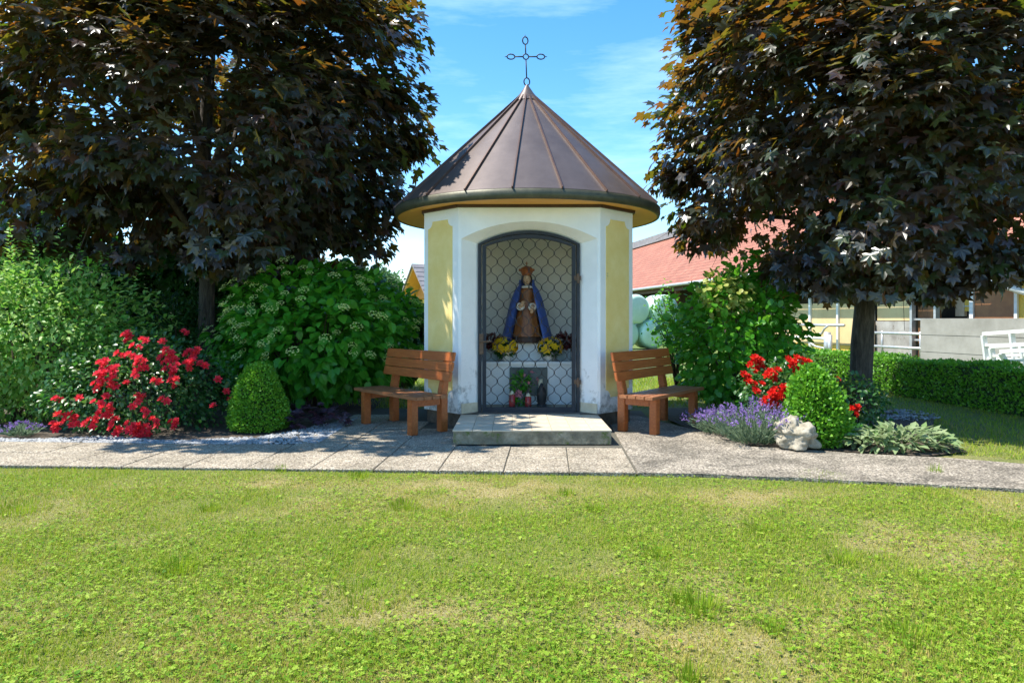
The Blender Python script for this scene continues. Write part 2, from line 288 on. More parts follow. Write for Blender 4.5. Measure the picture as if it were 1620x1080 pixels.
# ------------------------------------------------------------------ foliage tools
def nrmz(a): return a / np.maximum(np.linalg.norm(a, axis=-1, keepdims=True), 1e-9)
def fan(ring, fold=.15, droop=.25, cx=0, cy=0):
    v = [(cx, cy, 0)] + [(x, y, fold*abs(x) - droop*(x*x + y*y)) for x, y in ring]
    n = len(ring); return np.array(v, float), [(0, 1+i, 1+(i+1) % n) for i in range(n)]
def polar(half):
    r = [(math.sin(R(a))*d, math.cos(R(a))*d) for a, d in half]
    return r + [(-x, y) for x, y in r[-2:0:-1]]
T_MAPLE = fan(polar([(0,1.08),(12,.80),(27,.58),(43,.82),(54,1.0),(66,.76),(80,.54),(106,.78),(126,.56),(180,.16)]), .22, .28)
T_OVATE = (np.array([(0,0,0),(.30,.28,.05),(.36,.52,.05),(.22,.82,-.02),(0,1.05,-.16),(-.22,.82,-.02),(-.36,.52,.05),(-.30,.28,.05),(0,.5,-.03)], float),
           [(0,1,8),(1,2,8),(2,3,8),(3,4,8),(4,5,8),(5,6,8),(6,7,8),(7,0,8)])
T_SMALL = (np.array([(0,0,0),(.26,.45,.06),(0,1,-.08),(-.26,.45,.06)], float), [(0,1,2),(0,2,3)])
T_ROUND = (np.array([(0,0,0),(.36,.3,.05),(.34,.75,.04),(0,1,-.05),(-.34,.75,.04),(-.36,.3,.05)], float), [(0,1,2),(0,2,3),(0,3,4),(0,4,5)])
T_BLADE = (np.array([(-.5,0,0),(.5,0,0),(.32,.55,.06),(-.32,.55,.06),(0,1,.22)], float), [(0,1,2),(0,2,3),(3,2,4)])
T_CLOVER = (np.array([(0,0,0)] + [p for a in (0, 120, 240) for p in
            [(math.sin(R(a-38))*.7, math.cos(R(a-38))*.7, .12), (math.sin(R(a))*1.0, math.cos(R(a))*1.0, .08), (math.sin(R(a+38))*.7, math.cos(R(a+38))*.7, .12)]], float),
            [(0,1,2),(0,2,3),(0,4,5),(0,5,6),(0,7,8),(0,8,9)])
def frames(tip, nrm):
    t = nrmz(tip); n = nrm - t*(nrm*t).sum(1, keepdims=True); n = nrmz(n); x = np.cross(t, n)
    return np.stack([x, t, n], 2)           # columns x,y,z
def scatter(name, T, pos, tip, nrm, size, m, parent=None, sx=None, rnd=None, dry=None, **k):
    V, Fc = T; N = len(pos); Fr = frames(tip, nrm); size = np.broadcast_to(np.asarray(size, float), (N,))
    loc = V[None, :, :] * size[:, None, None]
    if sx is not None: loc = loc * np.stack([np.broadcast_to(sx, (N,)), np.ones(N), np.ones(N)], 1)[:, None, :]
    P = np.einsum('nij,nvj->nvi', Fr, loc) + pos[:, None, :]
    nv = len(V); F = (np.array(Fc)[None] + (np.arange(N)*nv)[:, None, None]).reshape(-1, 3)
    me = bpy.data.meshes.new(name); me.vertices.add(N*nv); me.vertices.foreach_set('co', P.astype(np.float32).ravel())
    nf = len(F); me.loops.add(nf*3); me.loops.foreach_set('vertex_index', F.astype(np.int32).ravel())
    me.polygons.add(nf); me.polygons.foreach_set('loop_start', np.arange(0, nf*3, 3, dtype=np.int32)); me.polygons.foreach_set('loop_total', np.full(nf, 3, dtype=np.int32))
    me.update(calc_edges=True)
    a = me.attributes.new('rnd', 'FLOAT', 'POINT'); r = rng.random(N) if rnd is None else rnd
    a.data.foreach_set('value', np.repeat(r, nv).astype(np.float32))
    if dry is not None:
        a = me.attributes.new('dry', 'FLOAT', 'POINT'); a.data.foreach_set('value', np.repeat(dry, nv).astype(np.float32))
    me.materials.append(m)
    return obj(name, me, parent, **k)
def single_leaves(name, T, pos, tip, nrm, size, m, parent):
    me = mesh(T[0], T[1], m, False, name); Fr = frames(tip, nrm); pin = world(parent).inverted()
    for i in range(len(pos)):
        o = bpy.data.objects.new(name, me); COL.objects.link(o); o.parent = parent
        mt = Matrix([[*(Fr[i][r]*size[i]), pos[i][r]] for r in range(3)] + [[0,0,0,1]])
        o.matrix_parent_inverse = pin; o.matrix_basis = mt
def leaves(name, T, pos, tip, nrm, size, m, parent, big=0, part='crown'):
    """the `big` leaves that show best are objects of their own, the rest one part"""
    size = np.broadcast_to(np.asarray(size, float), (len(pos),)).copy()
    if big:
        c = np.array([0, 0, EYE]); d = np.linalg.norm(pos - c, axis=1); x = pos[:, 0]/pos[:, 1]; zz = (pos[:, 2]-EYE)/pos[:, 1]
        score = d/size**.25 + np.where((np.abs(x) > .735) | (zz > .46) | (zz < -.5), 50, 0)
        o = np.argsort(score + rng.random(len(pos))*.35); b, r = o[:big], o[big:]
        cr = scatter(part, T, pos[r], tip[r], nrm[r], size[r], m, parent, kind='stuff')
        single_leaves(name, T, pos[b], tip[b], nrm[b], size[b], m, cr)
    else: cr = scatter(part, T, pos, tip, nrm, size, m, parent, kind='stuff')
    return cr
def sphere_dirs(n): return nrmz(rng.normal(size=(n, 3)))
def lump(d, seed, amp=.14, k=3.2):
    r = np.random.default_rng(seed); s = np.zeros(len(d))
    for i in range(5): s += np.sin(d @ (r.normal(size=3)*k) + r.random()*6.28)
    return 1 + amp*s/2.2
def vnoise(x, y, seed, cell):
    r = np.random.default_rng(seed); g = r.random((97, 97)); u = x/cell + 31.3; v = y/cell + 17.7
    i = np.floor(u).astype(int); j = np.floor(v).astype(int); fu = u-i; fv = v-j; fu = fu*fu*(3-2*fu); fv = fv*fv*(3-2*fv)
    i %= 96; j %= 96
    return g[i,j]*(1-fu)*(1-fv)+g[i+1,j]*fu*(1-fv)+g[i,j+1]*(1-fu)*fv+g[i+1,j+1]*fu*fv

# ------------------------------------------------------------------ ground, lawn, path
MB().add([(-300,-60,-.06),(300,-60,-.06),(300,500,-.06),(-300,500,-.06)], [(0,1,2,3)]).build('ground', M['far_ground'], kind='structure')
def edgeY(x):   # where the lawn meets the paving
    return 5.64 - .0547*(x+.0) - np.where(x > 1.2, .115*(x-1.2)**1.35, 0)
def backY(x):   # far edge of the right-hand path
    return 6.95 - .30*np.maximum(x-1.6, 0) - .02*np.maximum(x-1.6, 0)**2
def dryness(x, y):
    d = .46*vnoise(x, y, 1, .9) + .30*vnoise(x, y, 2, .26) + .24*vnoise(x, y, 3, .085)
    d = np.clip((d-.43)*3.4, 0, 1)*.48
    for (a, b, ra, rb, s) in [(-.33,2.98,.30,.16,.55),(.75,2.72,.26,.13,.25),(.25,5.0,.6,.3,.35),(-1.2,5.3,1.4,.22,.4),(1.9,5.0,.6,.22,.4),(-3.2,4.6,.9,.5,.25),(-2.4,2.9,.6,.3,.3)]:
        d += s*np.exp(-((x-a)/ra)**2 - ((y-b)/rb)**2)
    return np.clip(d, 0, .95)*np.where(y > 6.4, .12, 1)
gx = np.linspace(-8, 8, 200); gyv = np.linspace(1.6, 12.5, 170); X, Yg = np.meshgrid(gx, gyv)
Zg = -.03 + .012*(vnoise(X, Yg, 5, .7)-.5)
me = mesh(np.stack([X.ravel(), Yg.ravel(), Zg.ravel()], 1), [(j*200+i, j*200+i+1, (j+1)*200+i+1, (j+1)*200+i) for j in range(169) for i in range(199)], M['lawn'], True, 'lawn')
at = me.attributes.new('dry', 'FLOAT', 'POINT'); at.data.foreach_set('value', dryness(X, Yg).ravel().astype(np.float32))
lawn = obj('lawn', me, kind='structure')
TH = -.0547
def sl(u, v): return (u*math.cos(TH) - v*math.sin(TH), 5.64 + u*math.sin(TH) + v*math.cos(TH))
path = MB().add([(*sl(-8.4,.0),-.012),(*sl(1.56,.0),-.012),(*sl(1.56,3.9),-.012),(*sl(-2.55,3.9),-.012),(*sl(-2.55,1.13),-.012),(*sl(-8.4,1.13),-.012)], [(0,1,2,3,4,5)]).build('path', M['mortar'], kind='structure')
sme = MB().box((-.266,-.266,-.045), (.266,.266,0)); bmn = bmesh.new(); tmp = mesh(sme.v, sme.f, M['slab'], False, 'slab'); bmn.from_mesh(tmp)
bmesh.ops.bevel(bmn, geom=list(bmn.edges), offset=.005, segments=1, affect='EDGES'); bmn.to_mesh(tmp); bmn.free()
for k in range(-15, 3):
    u = -.63 + .54*k + .27 + .02
    for r in range(7):
        v = .27 + .54*r
        if r >= 2 and not (-2.3 < u < -.62): continue
        x, y = sl(u, v)
        if r >= 3 and x > -.95 - (y-7.6)*.95 + .25 : continue
        o = bpy.data.objects.new('slab', tmp); put(o, None); o.location = (x, y, random.uniform(-.003, .002)); o.rotation_euler = (random.uniform(-.003,.003), random.uniform(-.003,.003), TH + random.uniform(-.006,.006))
        o.parent = path
# cast path curving off to the right, with the paving round the right bench
xs = np.linspace(1.022, 9, 62); v = []; f = []
for x in xs:
    e = float(edgeY(np.array([x]))[0]) + .012*math.sin(x*9); b = max(float(backY(np.array([x]))[0]) + .03*math.sin(x*5+1), e+.5)
    if x < 2.3: b = 8.9 - max(0, x-1.55)*2.2
    w_ = .0547*max(0, 1-(x-1.022)/.9); xe, xb_ = x+(e-5.58)*w_, x+(b-5.58)*w_; v += [(xe, e, -.05), (xe, e, 0), (xb_, b, 0.0), (xb_, b, -.05)]
for i in range(len(xs)-1):
    for q in range(3): f.append((i*4+q, (i+1)*4+q, (i+1)*4+q+1, i*4+q+1))
f.append((0,1,2,3)); obj('concrete_path', mesh(v, f, M['concrete_path'], False), kind='structure')
# planting beds
def bed(name, pts, z): MB().add([(x, y, z) for x, y in pts], [tuple(range(len(pts)))]).build(name, M['soil'], kind='structure')
bed('left_soil_bed', [(-9,7.28),(-6,7.12),(-3.4,6.98),(-2.62,7.0),(-2.55,7.6),(-2.3,8.2),(-1.9,9.2),(-2,11),(-9,11)], -.008)
bed('right_soil_bed', [(2.1,7.2),(2.35,6.85),(2.7,6.68),(3.3,6.45),(3.8,6.3),(4.3,6.5),(4.5,7.4),(5.4,8.8),(5.2,9.7),(4.0,9.7),(2.2,9.7),(1.95,8.6)], -.006)

# grass
def blades(n, x0, x1, y0, y1, keep, h=(.014,.034), w=(.0024,.005), power=1.0):
    y = y0 + (y1-y0)*rng.random(n)**power; hw = np.minimum(.78*y+.3, max(abs(x0), abs(x1)))
    x = (rng.random(n)*2-1)*hw; ok = (x > x0) & (x < x1) & keep(x, y); x, y = x[ok], y[ok]; N = len(x)
    d = dryness(x, y); keep2 = rng.random(N) > d*.08; x, y, d = x[keep2], y[keep2], d[keep2]; N = len(x)
    hh = (h[0] + (h[1]-h[0])*rng.random(N)) * (1.15-.55*d) * (.75+.6*vnoise(x, y, 9, .35)); ww = w[0]+(w[1]-w[0])*rng.random(N)
    a = rng.random(N)*6.283; ln = .4+2.2*rng.random(N)
    tip = np.stack([np.cos(a)*ln, np.sin(a)*ln, np.ones(N)], 1); nr = np.stack([np.cos(a), np.sin(a), -ln], 1)*-1
    z = -.034+.012*(vnoise(x, y, 5, .7)-.5)
    return np.stack([x, y, z], 1), tip, nr, hh, ww/hh, np.clip(d + (rng.random(N) < .17)*.75 + .1*rng.normal(size=N), 0, 1)
def add_grass(name, args, label, **kw):
    P, t, n_, s, sx, d = blades(*args, **kw)
    return tag(scatter(name, T_BLADE, P, t, n_, s, M['grass'], None, sx=sx, dry=d), label, 'grass', None, 'stuff')
add_grass('grass', (400000, -6.5, 6.5, 2.0, 5.95, lambda x, y: y < edgeY(x)+.015*np.sin(x*23)-.01), 'mown sunlit lawn grass with straw patches before the paving', power=1.25)
add_grass('grass', (120000, 2.9, 7.4, 6.0, 14, lambda x, y: (y > backY(x)+.35) & (x > 3.9-(y-6.5)*.2) & ~((x < 5.0) & (y > 7.0) & (y < 9.6) & (x < 4.5+(y-7)*.35)) & (x < 6.6)), 'shaded green grass between the right maple and the clipped hedge', h=(.03,.06), w=(.004,.008))
add_grass('grass', (16000, -3.0, 3.6, 9.9, 15, lambda x, y: (np.abs(x-.2) > 1.5) | (y > 10.8)), 'bright grass growing behind the shrine', h=(.05,.1), w=(.008,.014))
N = 36000; y = 2.0 + 3.6*rng.random(N)**1.3; x = (rng.random(N)*2-1)*(.78*y+.2); ok = (y < edgeY(x)-.04) & (dryness(x, y) < .5) & (vnoise(x, y, 12, .5) > .36); x, y = x[ok], y[ok]; N = len(x)
nr = nrmz(np.stack([rng.normal(size=N)*.35, rng.normal(size=N)*.35-.1, np.ones(N)], 1)); a = rng.random(N)*6.28
scatter('clover', T_CLOVER, np.stack([x, y, -.026+.026*rng.random(N)], 1), np.stack([np.cos(a), np.sin(a), np.zeros(N)], 1), nr, .0055+.0075*rng.random(N), M['clover'], None, kind='stuff', label='small clover leaves spread through the sunlit lawn', cat='clover')
def tuft(n, cx, cy, r, h, spread=.7):
    a = rng.random(n)*6.28; q = rng.random(n)**.6; x = cx+np.cos(a)*q*r; yy = cy+np.sin(a)*q*r; ln = .15+spread*rng.random(n)
    return np.stack([x, yy, np.full(n, -.03)], 1), np.stack([np.cos(a)*ln, np.sin(a)*ln, np.ones(n)], 1), np.stack([-np.cos(a), -np.sin(a), ln], 1), h*(.5+.7*rng.random(n))
tl = [(280,893,.12,.075),(1108,955,.1,.09),(1070,940,.06,.06),(1220,985,.06,.05),(20,800,.22,.06),(1040,870,.09,.05),(895,775,.07,.05),(940,800,.07,.05),(1440,1000,.12,.06),(1200,830,.12,.05),(1330,880,.1,.05),(1090,1060,.05,.07),(560,940,.2,.04),(330,800,.08,.05),(1480,745,.05,.09),(1300,752,.2,.05),(445,740,.05,.06),(570,748,.1,.05),(640,795,.12,.05)]
Q = [tuft(int(520*r/.1)//3, px(a, gy(b)), gy(b), r, h) for a, b, r, h in tl]
P, t, n_, s = [np.concatenate(c) for c in zip(*Q)]
scatter('grass', T_BLADE, P, t, n_, s, M['grass'], None, sx=.004/s, dry=np.zeros(len(P)), kind='stuff', label='tall lush grass tufts standing above the mown lawn', cat='grass')
# broad-leaved weeds here and there
N = 2600; y = 2.1+3.4*rng.random(N)**1.3; x = (rng.random(N)*2-1)*.78*y; c = rng.random((N, 2)); a = rng.random(N)*6.28
scatter('lawn_weeds', T_ROUND, np.stack([x, y, np.full(N, -.018)], 1), np.stack([np.cos(a), np.sin(a), .35*np.ones(N)], 1), np.stack([-.3*np.cos(a), -.3*np.sin(a), np.ones(N)], 1), .011+.017*rng.random(N), M['clover'], None, kind='stuff', label='broad plantain leaves dotted over the sunlit lawn', cat='weeds')

# ------------------------------------------------------------------ chapel
CX = .2; FY = 7.95; HA = .82; CH = .45; DEP = 2.54
chapel = empty('chapel', (CX, FY+DEP/2, 0), 'small white and yellow wayside shrine with conical brown roof', 'chapel')
octo = [(CX-HA,FY),(CX+HA,FY),(CX+HA+CH,FY+CH),(CX+HA+CH,FY+DEP-CH),(CX+HA,FY+DEP),(CX-HA,FY+DEP),(CX-HA-CH,FY+DEP-CH),(CX-HA-CH,FY+CH)]
ZB, ZT = .15, 2.55
def arch(hw, zs, za, y, n=18):
    r = (hw*hw + (za-zs)**2) / (2*(za-zs)); a = math.asin(hw/r)
    return [(CX-hw, y, ZB)] + [(CX+r*math.sin(-a+2*a*i/n), y, za-r+r*math.cos(-a+2*a*i/n)) for i in range(n+1)] + [(CX+hw, y, ZB)]
w = MB()
for i in range(1, 8):
    a, b = octo[i], octo[(i+1) % 8]; w.add([(*a,ZB),(*b,ZB),(*b,ZT),(*a,ZT)], [(0,1,2,3)])
A0 = arch(.785, 2.17, 2.37, FY); A1 = arch(.60, 2.13, 2.287, FY+.19); A2 = arch(.60, 2.13, 2.287, FY+.32)
l, r = CX-HA, CX+HA
w.add([(l,FY,ZB),A0[0],A0[1],(l,FY,2.17)], [(0,1,2,3)]); w.add([A0[-1],(r,FY,ZB),(r,FY,2.17),A0[-2]], [(0,1,2,3)])
w.add([(l,FY,2.17),A0[1],(A0[1][0],FY,ZT),(l,FY,ZT)], [(0,1,2,3)]); w.add([A0[-2],(r,FY,2.17),(r,FY,ZT),(A0[-2][0],FY,ZT)], [(0,1,2,3)])
for i in range(1, len(A0)-2): w.add([A0[i],A0[i+1],(A0[i+1][0],FY,ZT),(A0[i][0],FY,ZT)], [(0,1,2,3)])
for U, V in ((A0,A1),(A1,A2)):
    for i in range(len(U)-1): w.add([U[i],U[i+1],V[i+1],V[i]], [(0,1,2,3)])
w.build('wall', M['plaster'], chapel)
# room behind the gate
iy0, iy1 = FY+.32, FY+1.8; ix = .93
rm = MB(); rm.add([(CX-ix,iy1,ZB),(CX+ix,iy1,ZB),(CX+ix,iy1,2.42),(CX-ix,iy1,2.42)], [(0,1,2,3)])
for s in (-1, 1): rm.add([(CX+s*ix,iy0,ZB),(CX+s*ix,iy1,ZB),(CX+s*ix,iy1,2.42),(CX+s*ix,iy0,2.42)], [(0,1,2,3)])
rm.add([(CX-ix,iy0,2.42),(CX+ix,iy0,2.42),(CX+ix,iy1,2.42),(CX-ix,iy1,2.42)], [(0,1,2,3)])
inner = rm.build('inner_wall', M['plaster_in'], chapel)
MB().box((CX-ix,FY+.2,.05),(CX+ix,iy1,ZB+.004)).build('inner_floor', M['floor_in'], chapel)
# plinth
pl = MB(); sc = .975
q = [(CX+(x-CX)*sc, (FY+DEP/2)+(y-FY-DEP/2)*sc) for x, y in octo]
pl.add([(x,y,-.02) for x,y in q]+[(x,y,.15) for x,y in q], [tuple(range(8))]+[tuple(range(8,16))]+[(i,(i+1)%8,8+(i+1)%8,8+i) for i in range(8)]); pl.build('foundation', M['foundation'], chapel)
# yellow recess panels with scooped corners, on every side but the front
for i in range(1, 8):
    a = Vector(octo[i]+(0,)); b = Vector(octo[(i+1)%8]+(0,)); d = (b-a); Ln = d.length; d.normalize(); nrm = Vector((d.y,-d.x,0)); u0, u1 = .10*Ln if Ln < 1 else .1, Ln-(.14*Ln if Ln < 1 else .1); z0, z1 = .33, 2.41; rr = .085
    if i == 1: u0, u1 = .16*Ln, Ln-.13*Ln
    if i == 7: u0, u1 = .13*Ln, Ln-.16*Ln
    pts = []
    for (cu, cz, a0) in ((u0,z0,90),(u1,z0,180),(u1,z1,270),(u0,z1,0)):
        ar = [(cu+rr*math.cos(R(a0-t)), cz+rr*math.sin(R(a0-t))) for t in range(0, 91, 15)]
        pts += ar
    n = len(pts)
    for e, mat_, nm in ((.006, M['yellow'], 'yellow_panel'),):
        top = [a+d*u+nrm*e+Vector((0,0,z)) for u, z in pts]; bot = [a+d*u-nrm*.004+Vector((0,0,z)) for u, z in pts]
        MB().add(top+bot, [tuple(range(n))]+[(k,(k+1)%n,n+(k+1)%n,n+k) for k in range(n)]).build(nm, mat_, chapel)
# stone skirting inside the splay
for s in (-1, 1):
    a = Vector((CX+s*.785,FY,0)); b = Vector((CX+s*.60,FY+.19,0)); nn = Vector((-s*.7,-.7,0))*.012
    MB().hexa([a+nn+Vector((0,0,.151)), b+nn+Vector((0,0,.151)), b+Vector((0,0,.151)), a+Vector((0,0,.151)), a+nn+Vector((0,0,.265)), b+nn+Vector((0,0,.265)), b+Vector((0,0,.265)), a+Vector((0,0,.265))]).build('skirting_stone', M['stone_trim'], chapel)
# wall plate under the eaves
wp = MB()
for i in range(8):
    a, b = [Vector(((x-CX)*1.012+CX, (y-FY-DEP/2)*1.012+FY+DEP/2, 2.545)) for x, y in (octo[i], octo[(i+1)%8])]
    wp.beam(a, b, .03, .035)
wp.build('wall_plate', M['darkwood'], chapel)
# roof
RC = Vector((CX, FY+DEP/2, 0)); RR = 1.735; ZE = 2.665; ZA = 4.29; TILT = R(.9)
roof = MB().lathe([(RR-.02,ZE-.012),(.02,ZA-.03)], 60, RC).build('roof', M['roof'], chapel)
NS = 20; SA = 2*math.pi/NS; PH = R(-90-6.5)
def cone(r, a, lift=0):
    z = ZA - (ZA-ZE)*r/RR; nx = (ZA-ZE)/math.hypot(RR, ZA-ZE); nzv = RR/math.hypot(RR, ZA-ZE)
    return Vector(((r+lift*nx)*math.cos(a), (r+lift*nx)*math.sin(a), z+lift*nzv))
pv = []; pf = []
for i, rr in enumerate((RR, RR*.66, RR*.33, .06)):
    for k in range(5): pv.append(cone(rr, SA*k/4*.985 + SA*.0075, .004))
for i in range(3):
    for k in range(4): pf.append((i*5+k, i*5+k+1, (i+1)*5+k+1, (i+1)*5+k))
pf.append((0,1,2,3,4)) if False else None
pme = mesh(pv, pf, M['roof'], True, 'roof_panel'); stm = MB().beam(cone(RR+.004, 0, .014), cone(.09, 0, .014), .016, .034); sme2 = mesh(stm.v, stm.f, M['seam'], False, 'seam')
rin = world(roof).inverted()
for k in range(NS):
    for nm, me_ in (('roof_panel', pme), ('seam', sme2)):
        o = bpy.data.objects.new(nm, me_); COL.objects.link(o); o.parent = roof; o.matrix_parent_inverse = rin; o.location = RC; o.rotation_euler = (0, 0, PH+SA*k)
MB().lathe([(RR-.03,2.555),(RR+.0,2.558),(RR+.012,2.60),(RR+.012,ZE-.004),(RR-.03,ZE+.01)], 72, RC).build('fascia', M['fascia'], roof, True)
MB().lathe([(RR-.028,2.562),(1.0,2.562)], 72, RC).build('soffit', M['soffit'], roof)
MB().lathe([(.185,4.135),(.165,4.165),(.09,4.26),(.012,4.375)], 28, RC).build('roof_cap', M['roof'], roof, True)
# iron cross with eyelets
cr = MB(); cz = 4.36; lean = -.025
def cp(u, v): return RC + Vector((u + lean*v*1.5, 0, cz+v))
def loop(c, ru, rv, point=None):
    pts = []
    for i in range(17):
        a = 2*math.pi*i/16; pts.append(cp(c[0]+ru*math.sin(a), c[1]+rv*math.cos(a)))
    cr.tube(pts, .0085, 6)
loop((0,.055),.038,.052); cr.tube([cp(0,.105),cp(0,.35)], .0085); loop((0,.39),.036,.036); cr.tube([cp(0,.425),cp(0,.56)], .0085); loop((0,.605),.036,.05); cr.tube([cp(0,.65),cp(0,.685)], [.008,.003])
for s in (-1,1):
    cr.tube([cp(s*.036,.39),cp(s*.15,.39)], .0085); loop((s*.20,.39),.052,.034); cr.tube([cp(s*.25,.39),cp(s*.285,.39)], [.008,.003])
cr.build('cross', M['iron'], roof, True)
# gate
GY = FY+.185
def archbar(hw, zs, za, wdt, y0, y1, bottom):
    a = arch(hw, zs, za, 0); b = arch(hw-wdt, zs-wdt*.2, za-wdt, 0); m_ = MB()
    b[0] = (b[0][0], 0, ZB+bottom); b[-1] = (b[-1][0], 0, ZB+bottom); n = len(a)
    V = [(x,y0,z) for x,_,z in a]+[(x,y0,z) for x,_,z in b]+[(x,y1,z) for x,_,z in a]+[(x,y1,z) for x,_,z in b]
    Fq = []
    for i in range(n-1): Fq += [(i,i+1,n+i+1,n+i),(2*n+i,2*n+i+1,3*n+i+1,3*n+i),(n+i,n+i+1,3*n+i+1,3*n+i),(i,i+1,2*n+i+1,2*n+i)]
    Fq += [(0,n-1,2*n-1,n),(n,2*n-1,4*n-1,3*n)] if bottom else []
    return m_.add(V, Fq)
frame = archbar(.597, 2.125, 2.283, .036, GY-.03, GY+.05, 0).build('door_frame', M['iron_frame'], chapel)
gate = archbar(.550, 2.105, 2.238, .045, GY-.035, GY+.01, .055).build('gate', M['iron_frame'], chapel)
gi = arch(.505, 2.097, 2.193, 0, 30)
def inside(u, z):
    if abs(u) > .507 or z < ZB+.05: return False
    rr = (.505**2+.096**2)/(2*.096); return z < 2.193-rr+math.sqrt(max(0, rr*rr-u*u))+.003
lat = MB(); DX, DZ = .0745, .1005; nodes_ = MB()
for j in range(0, 22):
    for i in range(-8, 9):
        if (i+j) % 2: continue
        u0, z0 = i*DX, ZB+.06+j*DZ
        if inside(u0, z0): nodes_.ball((CX+u0, GY-.012, z0), .0085, 6, 1.5)
        for s in (-1, 1):
            pts = []
            for k in range(13):
                t = k/12; o_ = -.0085*math.sin(2*math.pi*t); ln = math.hypot(DX, DZ)
                pts.append((u0+s*DX*t + o_*DZ/ln*s, z0+DZ*t - o_*DX/ln))
            run = []
            for p in pts+[None]:
                if p and inside(*p): run.append((CX+p[0], GY-.012, p[1]))
                else:
                    if len(run) > 1: lat.tube(run, .0038, 5)
                    run = []
lt = lat.build('lattice', M['iron'], gate, True); nodes_.build('lattice_collars', M['iron'], gate, True, kind='stuff')
MB().box((CX-.585,GY-.05,.83),(CX-.535,GY-.034,1.07)).build('lock_plate', M['rust'], gate, bevel=.003)
MB().tube([(CX-.56,GY-.04,.98),(CX-.56,GY-.085,.98),(CX-.44,GY-.088,.985)], .009, 6).build('handle', M['rust'], gate)
for z in (.5, 1.72): MB().tube([(CX+.575,GY-.05,z-.055),(CX+.575,GY-.05,z+.055)], .016, 8).box((CX+.53,GY-.045,z-.02),(CX+.61,GY-.034,z+.03)).build('hinge', M['rust'], gate)
# altar
altar = empty('altar', (CX, 9.2, .154), 'two tier white altar with dark recessed panel inside the shrine', 'altar')
ab = MB().box((CX-.72,8.78,.155),(CX+.72,iy1-.01,.66)); ab.build('base', M['cloth'], altar, bevel=.006)
MB().box((CX-.74,8.75,.661),(CX+.74,9.06,.70)).build('lower_shelf', M['cloth'], altar, bevel=.008)
MB().box((CX-.70,9.06,.662),(CX+.70,iy1-.01,.93)).build('upper_tier', M['cloth'], altar, bevel=.008)
MB().box((CX-.23,8.755,.27),(CX+.25,8.785,.63)).build('front_panel', M['teal'], altar, bevel=.004)
# statue
sx_, sy_, sz_ = CX-.005, 9.12, .931
st = empty('statue', (sx_, sy_, sz_), 'painted statue of a crowned woman in blue cloak behind the gate', 'statue')
c0 = (sx_, sy_, sz_)
MB().lathe([(0,0),(.2,0),(.21,.02),(.2,.07),(.17,.085),(0,.085)], 20, c0, 1, .75).build('pedestal', M['darkwood'], st)
gw = MB(); prof = [(.2,.08),(.175,.2),(.14,.36),(.1,.5),(.085,.58),(.1,.66),(.095,.70),(.045,.735),(.035,.77)]
base = 0; n = 30
for r_, z_ in prof:
    for k in range(n):
        a = 2*math.pi*k/n; q = r_*(1+(.07*math.sin(a*9) if z_ < .5 else 0)); gw.v.append(Vector((sx_+q*math.cos(a), sy_+q*.72*math.sin(a), sz_+z_)))
for i in range(len(prof)-1):
    for k in range(n): gw.f.append((i*n+k, i*n+(k+1)%n, (i+1)*n+(k+1)%n, (i+1)*n+k))
# sleeves running from the shoulders to the wrists, part of the same body
gw.tube([(sx_-.09,sy_-.01,sz_+.67),(sx_-.135,sy_-.06,sz_+.54),(sx_-.085,sy_-.145,sz_+.475)], [.04,.04,.034], 10)
gw.tube([(sx_+.09,sy_-.01,sz_+.67),(sx_+.135,sy_-.06,sz_+.54),(sx_+.07,sy_-.145,sz_+.47)], [.04,.04,.034], 10)
gw.build('gown', M['gown'], st, True)
ck = MB(); n = 22; rows = [(.098,.83,60),(.105,.76,46),(.16,.69,32),(.205,.58,30),(.245,.42,34),(.285,.24,38),(.325,.09,40),(.345,.02,40)]
for o_ in (0, -.014):
    b0 = len(ck.v)
    for r_, z_, op in rows:
        for k in range(n+1):
            a = R(-90+op) + (2*math.pi-2*R(op))*k/n; q = (r_+o_)*(1+.035*math.sin(k*1.9+z_*3)); ck.v.append(Vector((sx_+q*math.cos(a), sy_-.005+q*.72*math.sin(a), sz_+z_)))
    for i in range(len(rows)-1):
        for k in range(n): ck.f.append((b0+i*(n+1)+k, b0+i*(n+1)+k+1, b0+(i+1)*(n+1)+k+1, b0+(i+1)*(n+1)+k))
h = len(ck.v)//2
for i in range(len(rows)-1):
    for e in (0, n): ck.f.append((i*(n+1)+e, (i+1)*(n+1)+e, h+(i+1)*(n+1)+e, h+i*(n+1)+e))
ck.build('cloak', M['cloak'], st, True)
hd = MB(); hc = (sx_, sy_-.02, sz_+.835); hd.ball(hc, .06, 14, 1.25, .9, .95)
hd.lathe([(.032,-.13),(.03,-.05)], 10, hc); hd.add([(hc[0]-.01,hc[1]-.053,hc[2]-.018),(hc[0]+.01,hc[1]-.053,hc[2]-.018),(hc[0],hc[1]-.074,hc[2]-.014),(hc[0],hc[1]-.055,hc[2]+.02)], [(0,1,2),(1,3,2),(3,0,2)])
head = hd.build('head', M['skin'], st, True)
for s in (-1,1): MB().ball((hc[0]+s*.021,hc[1]-.052,hc[2]+.012), .007, 6, .7).build('eye', M['hair'], head, True)
MB().ball((hc[0],hc[1]-.055,hc[2]-.036), .012, 6, .4).build('mouth', M['crown'], head, True)
MB().lathe([(.001,.085),(.045,.075),(.072,.03),(.076,-.03),(.078,-.10),(.07,-.13)], 18, (hc[0],hc[1]+.012,hc[2]), 1, 1, R(-40), R(220)).build('hair', M['hair'], st, True)
MB().lathe([(.045,.0),(.082,-.012),(.09,-.03),(.06,-.035)], 18, (sx_,sy_-.02,sz_+.755)).build('collar', M['lace'], st, True)
cw = MB(); cc = (sx_, sy_-.01, sz_+.885); cw.lathe([(.062,0),(.066,.02),(.085,.055),(.088,.075),(.07,.105),(.03,.125),(.004,.13)], 20, cc)
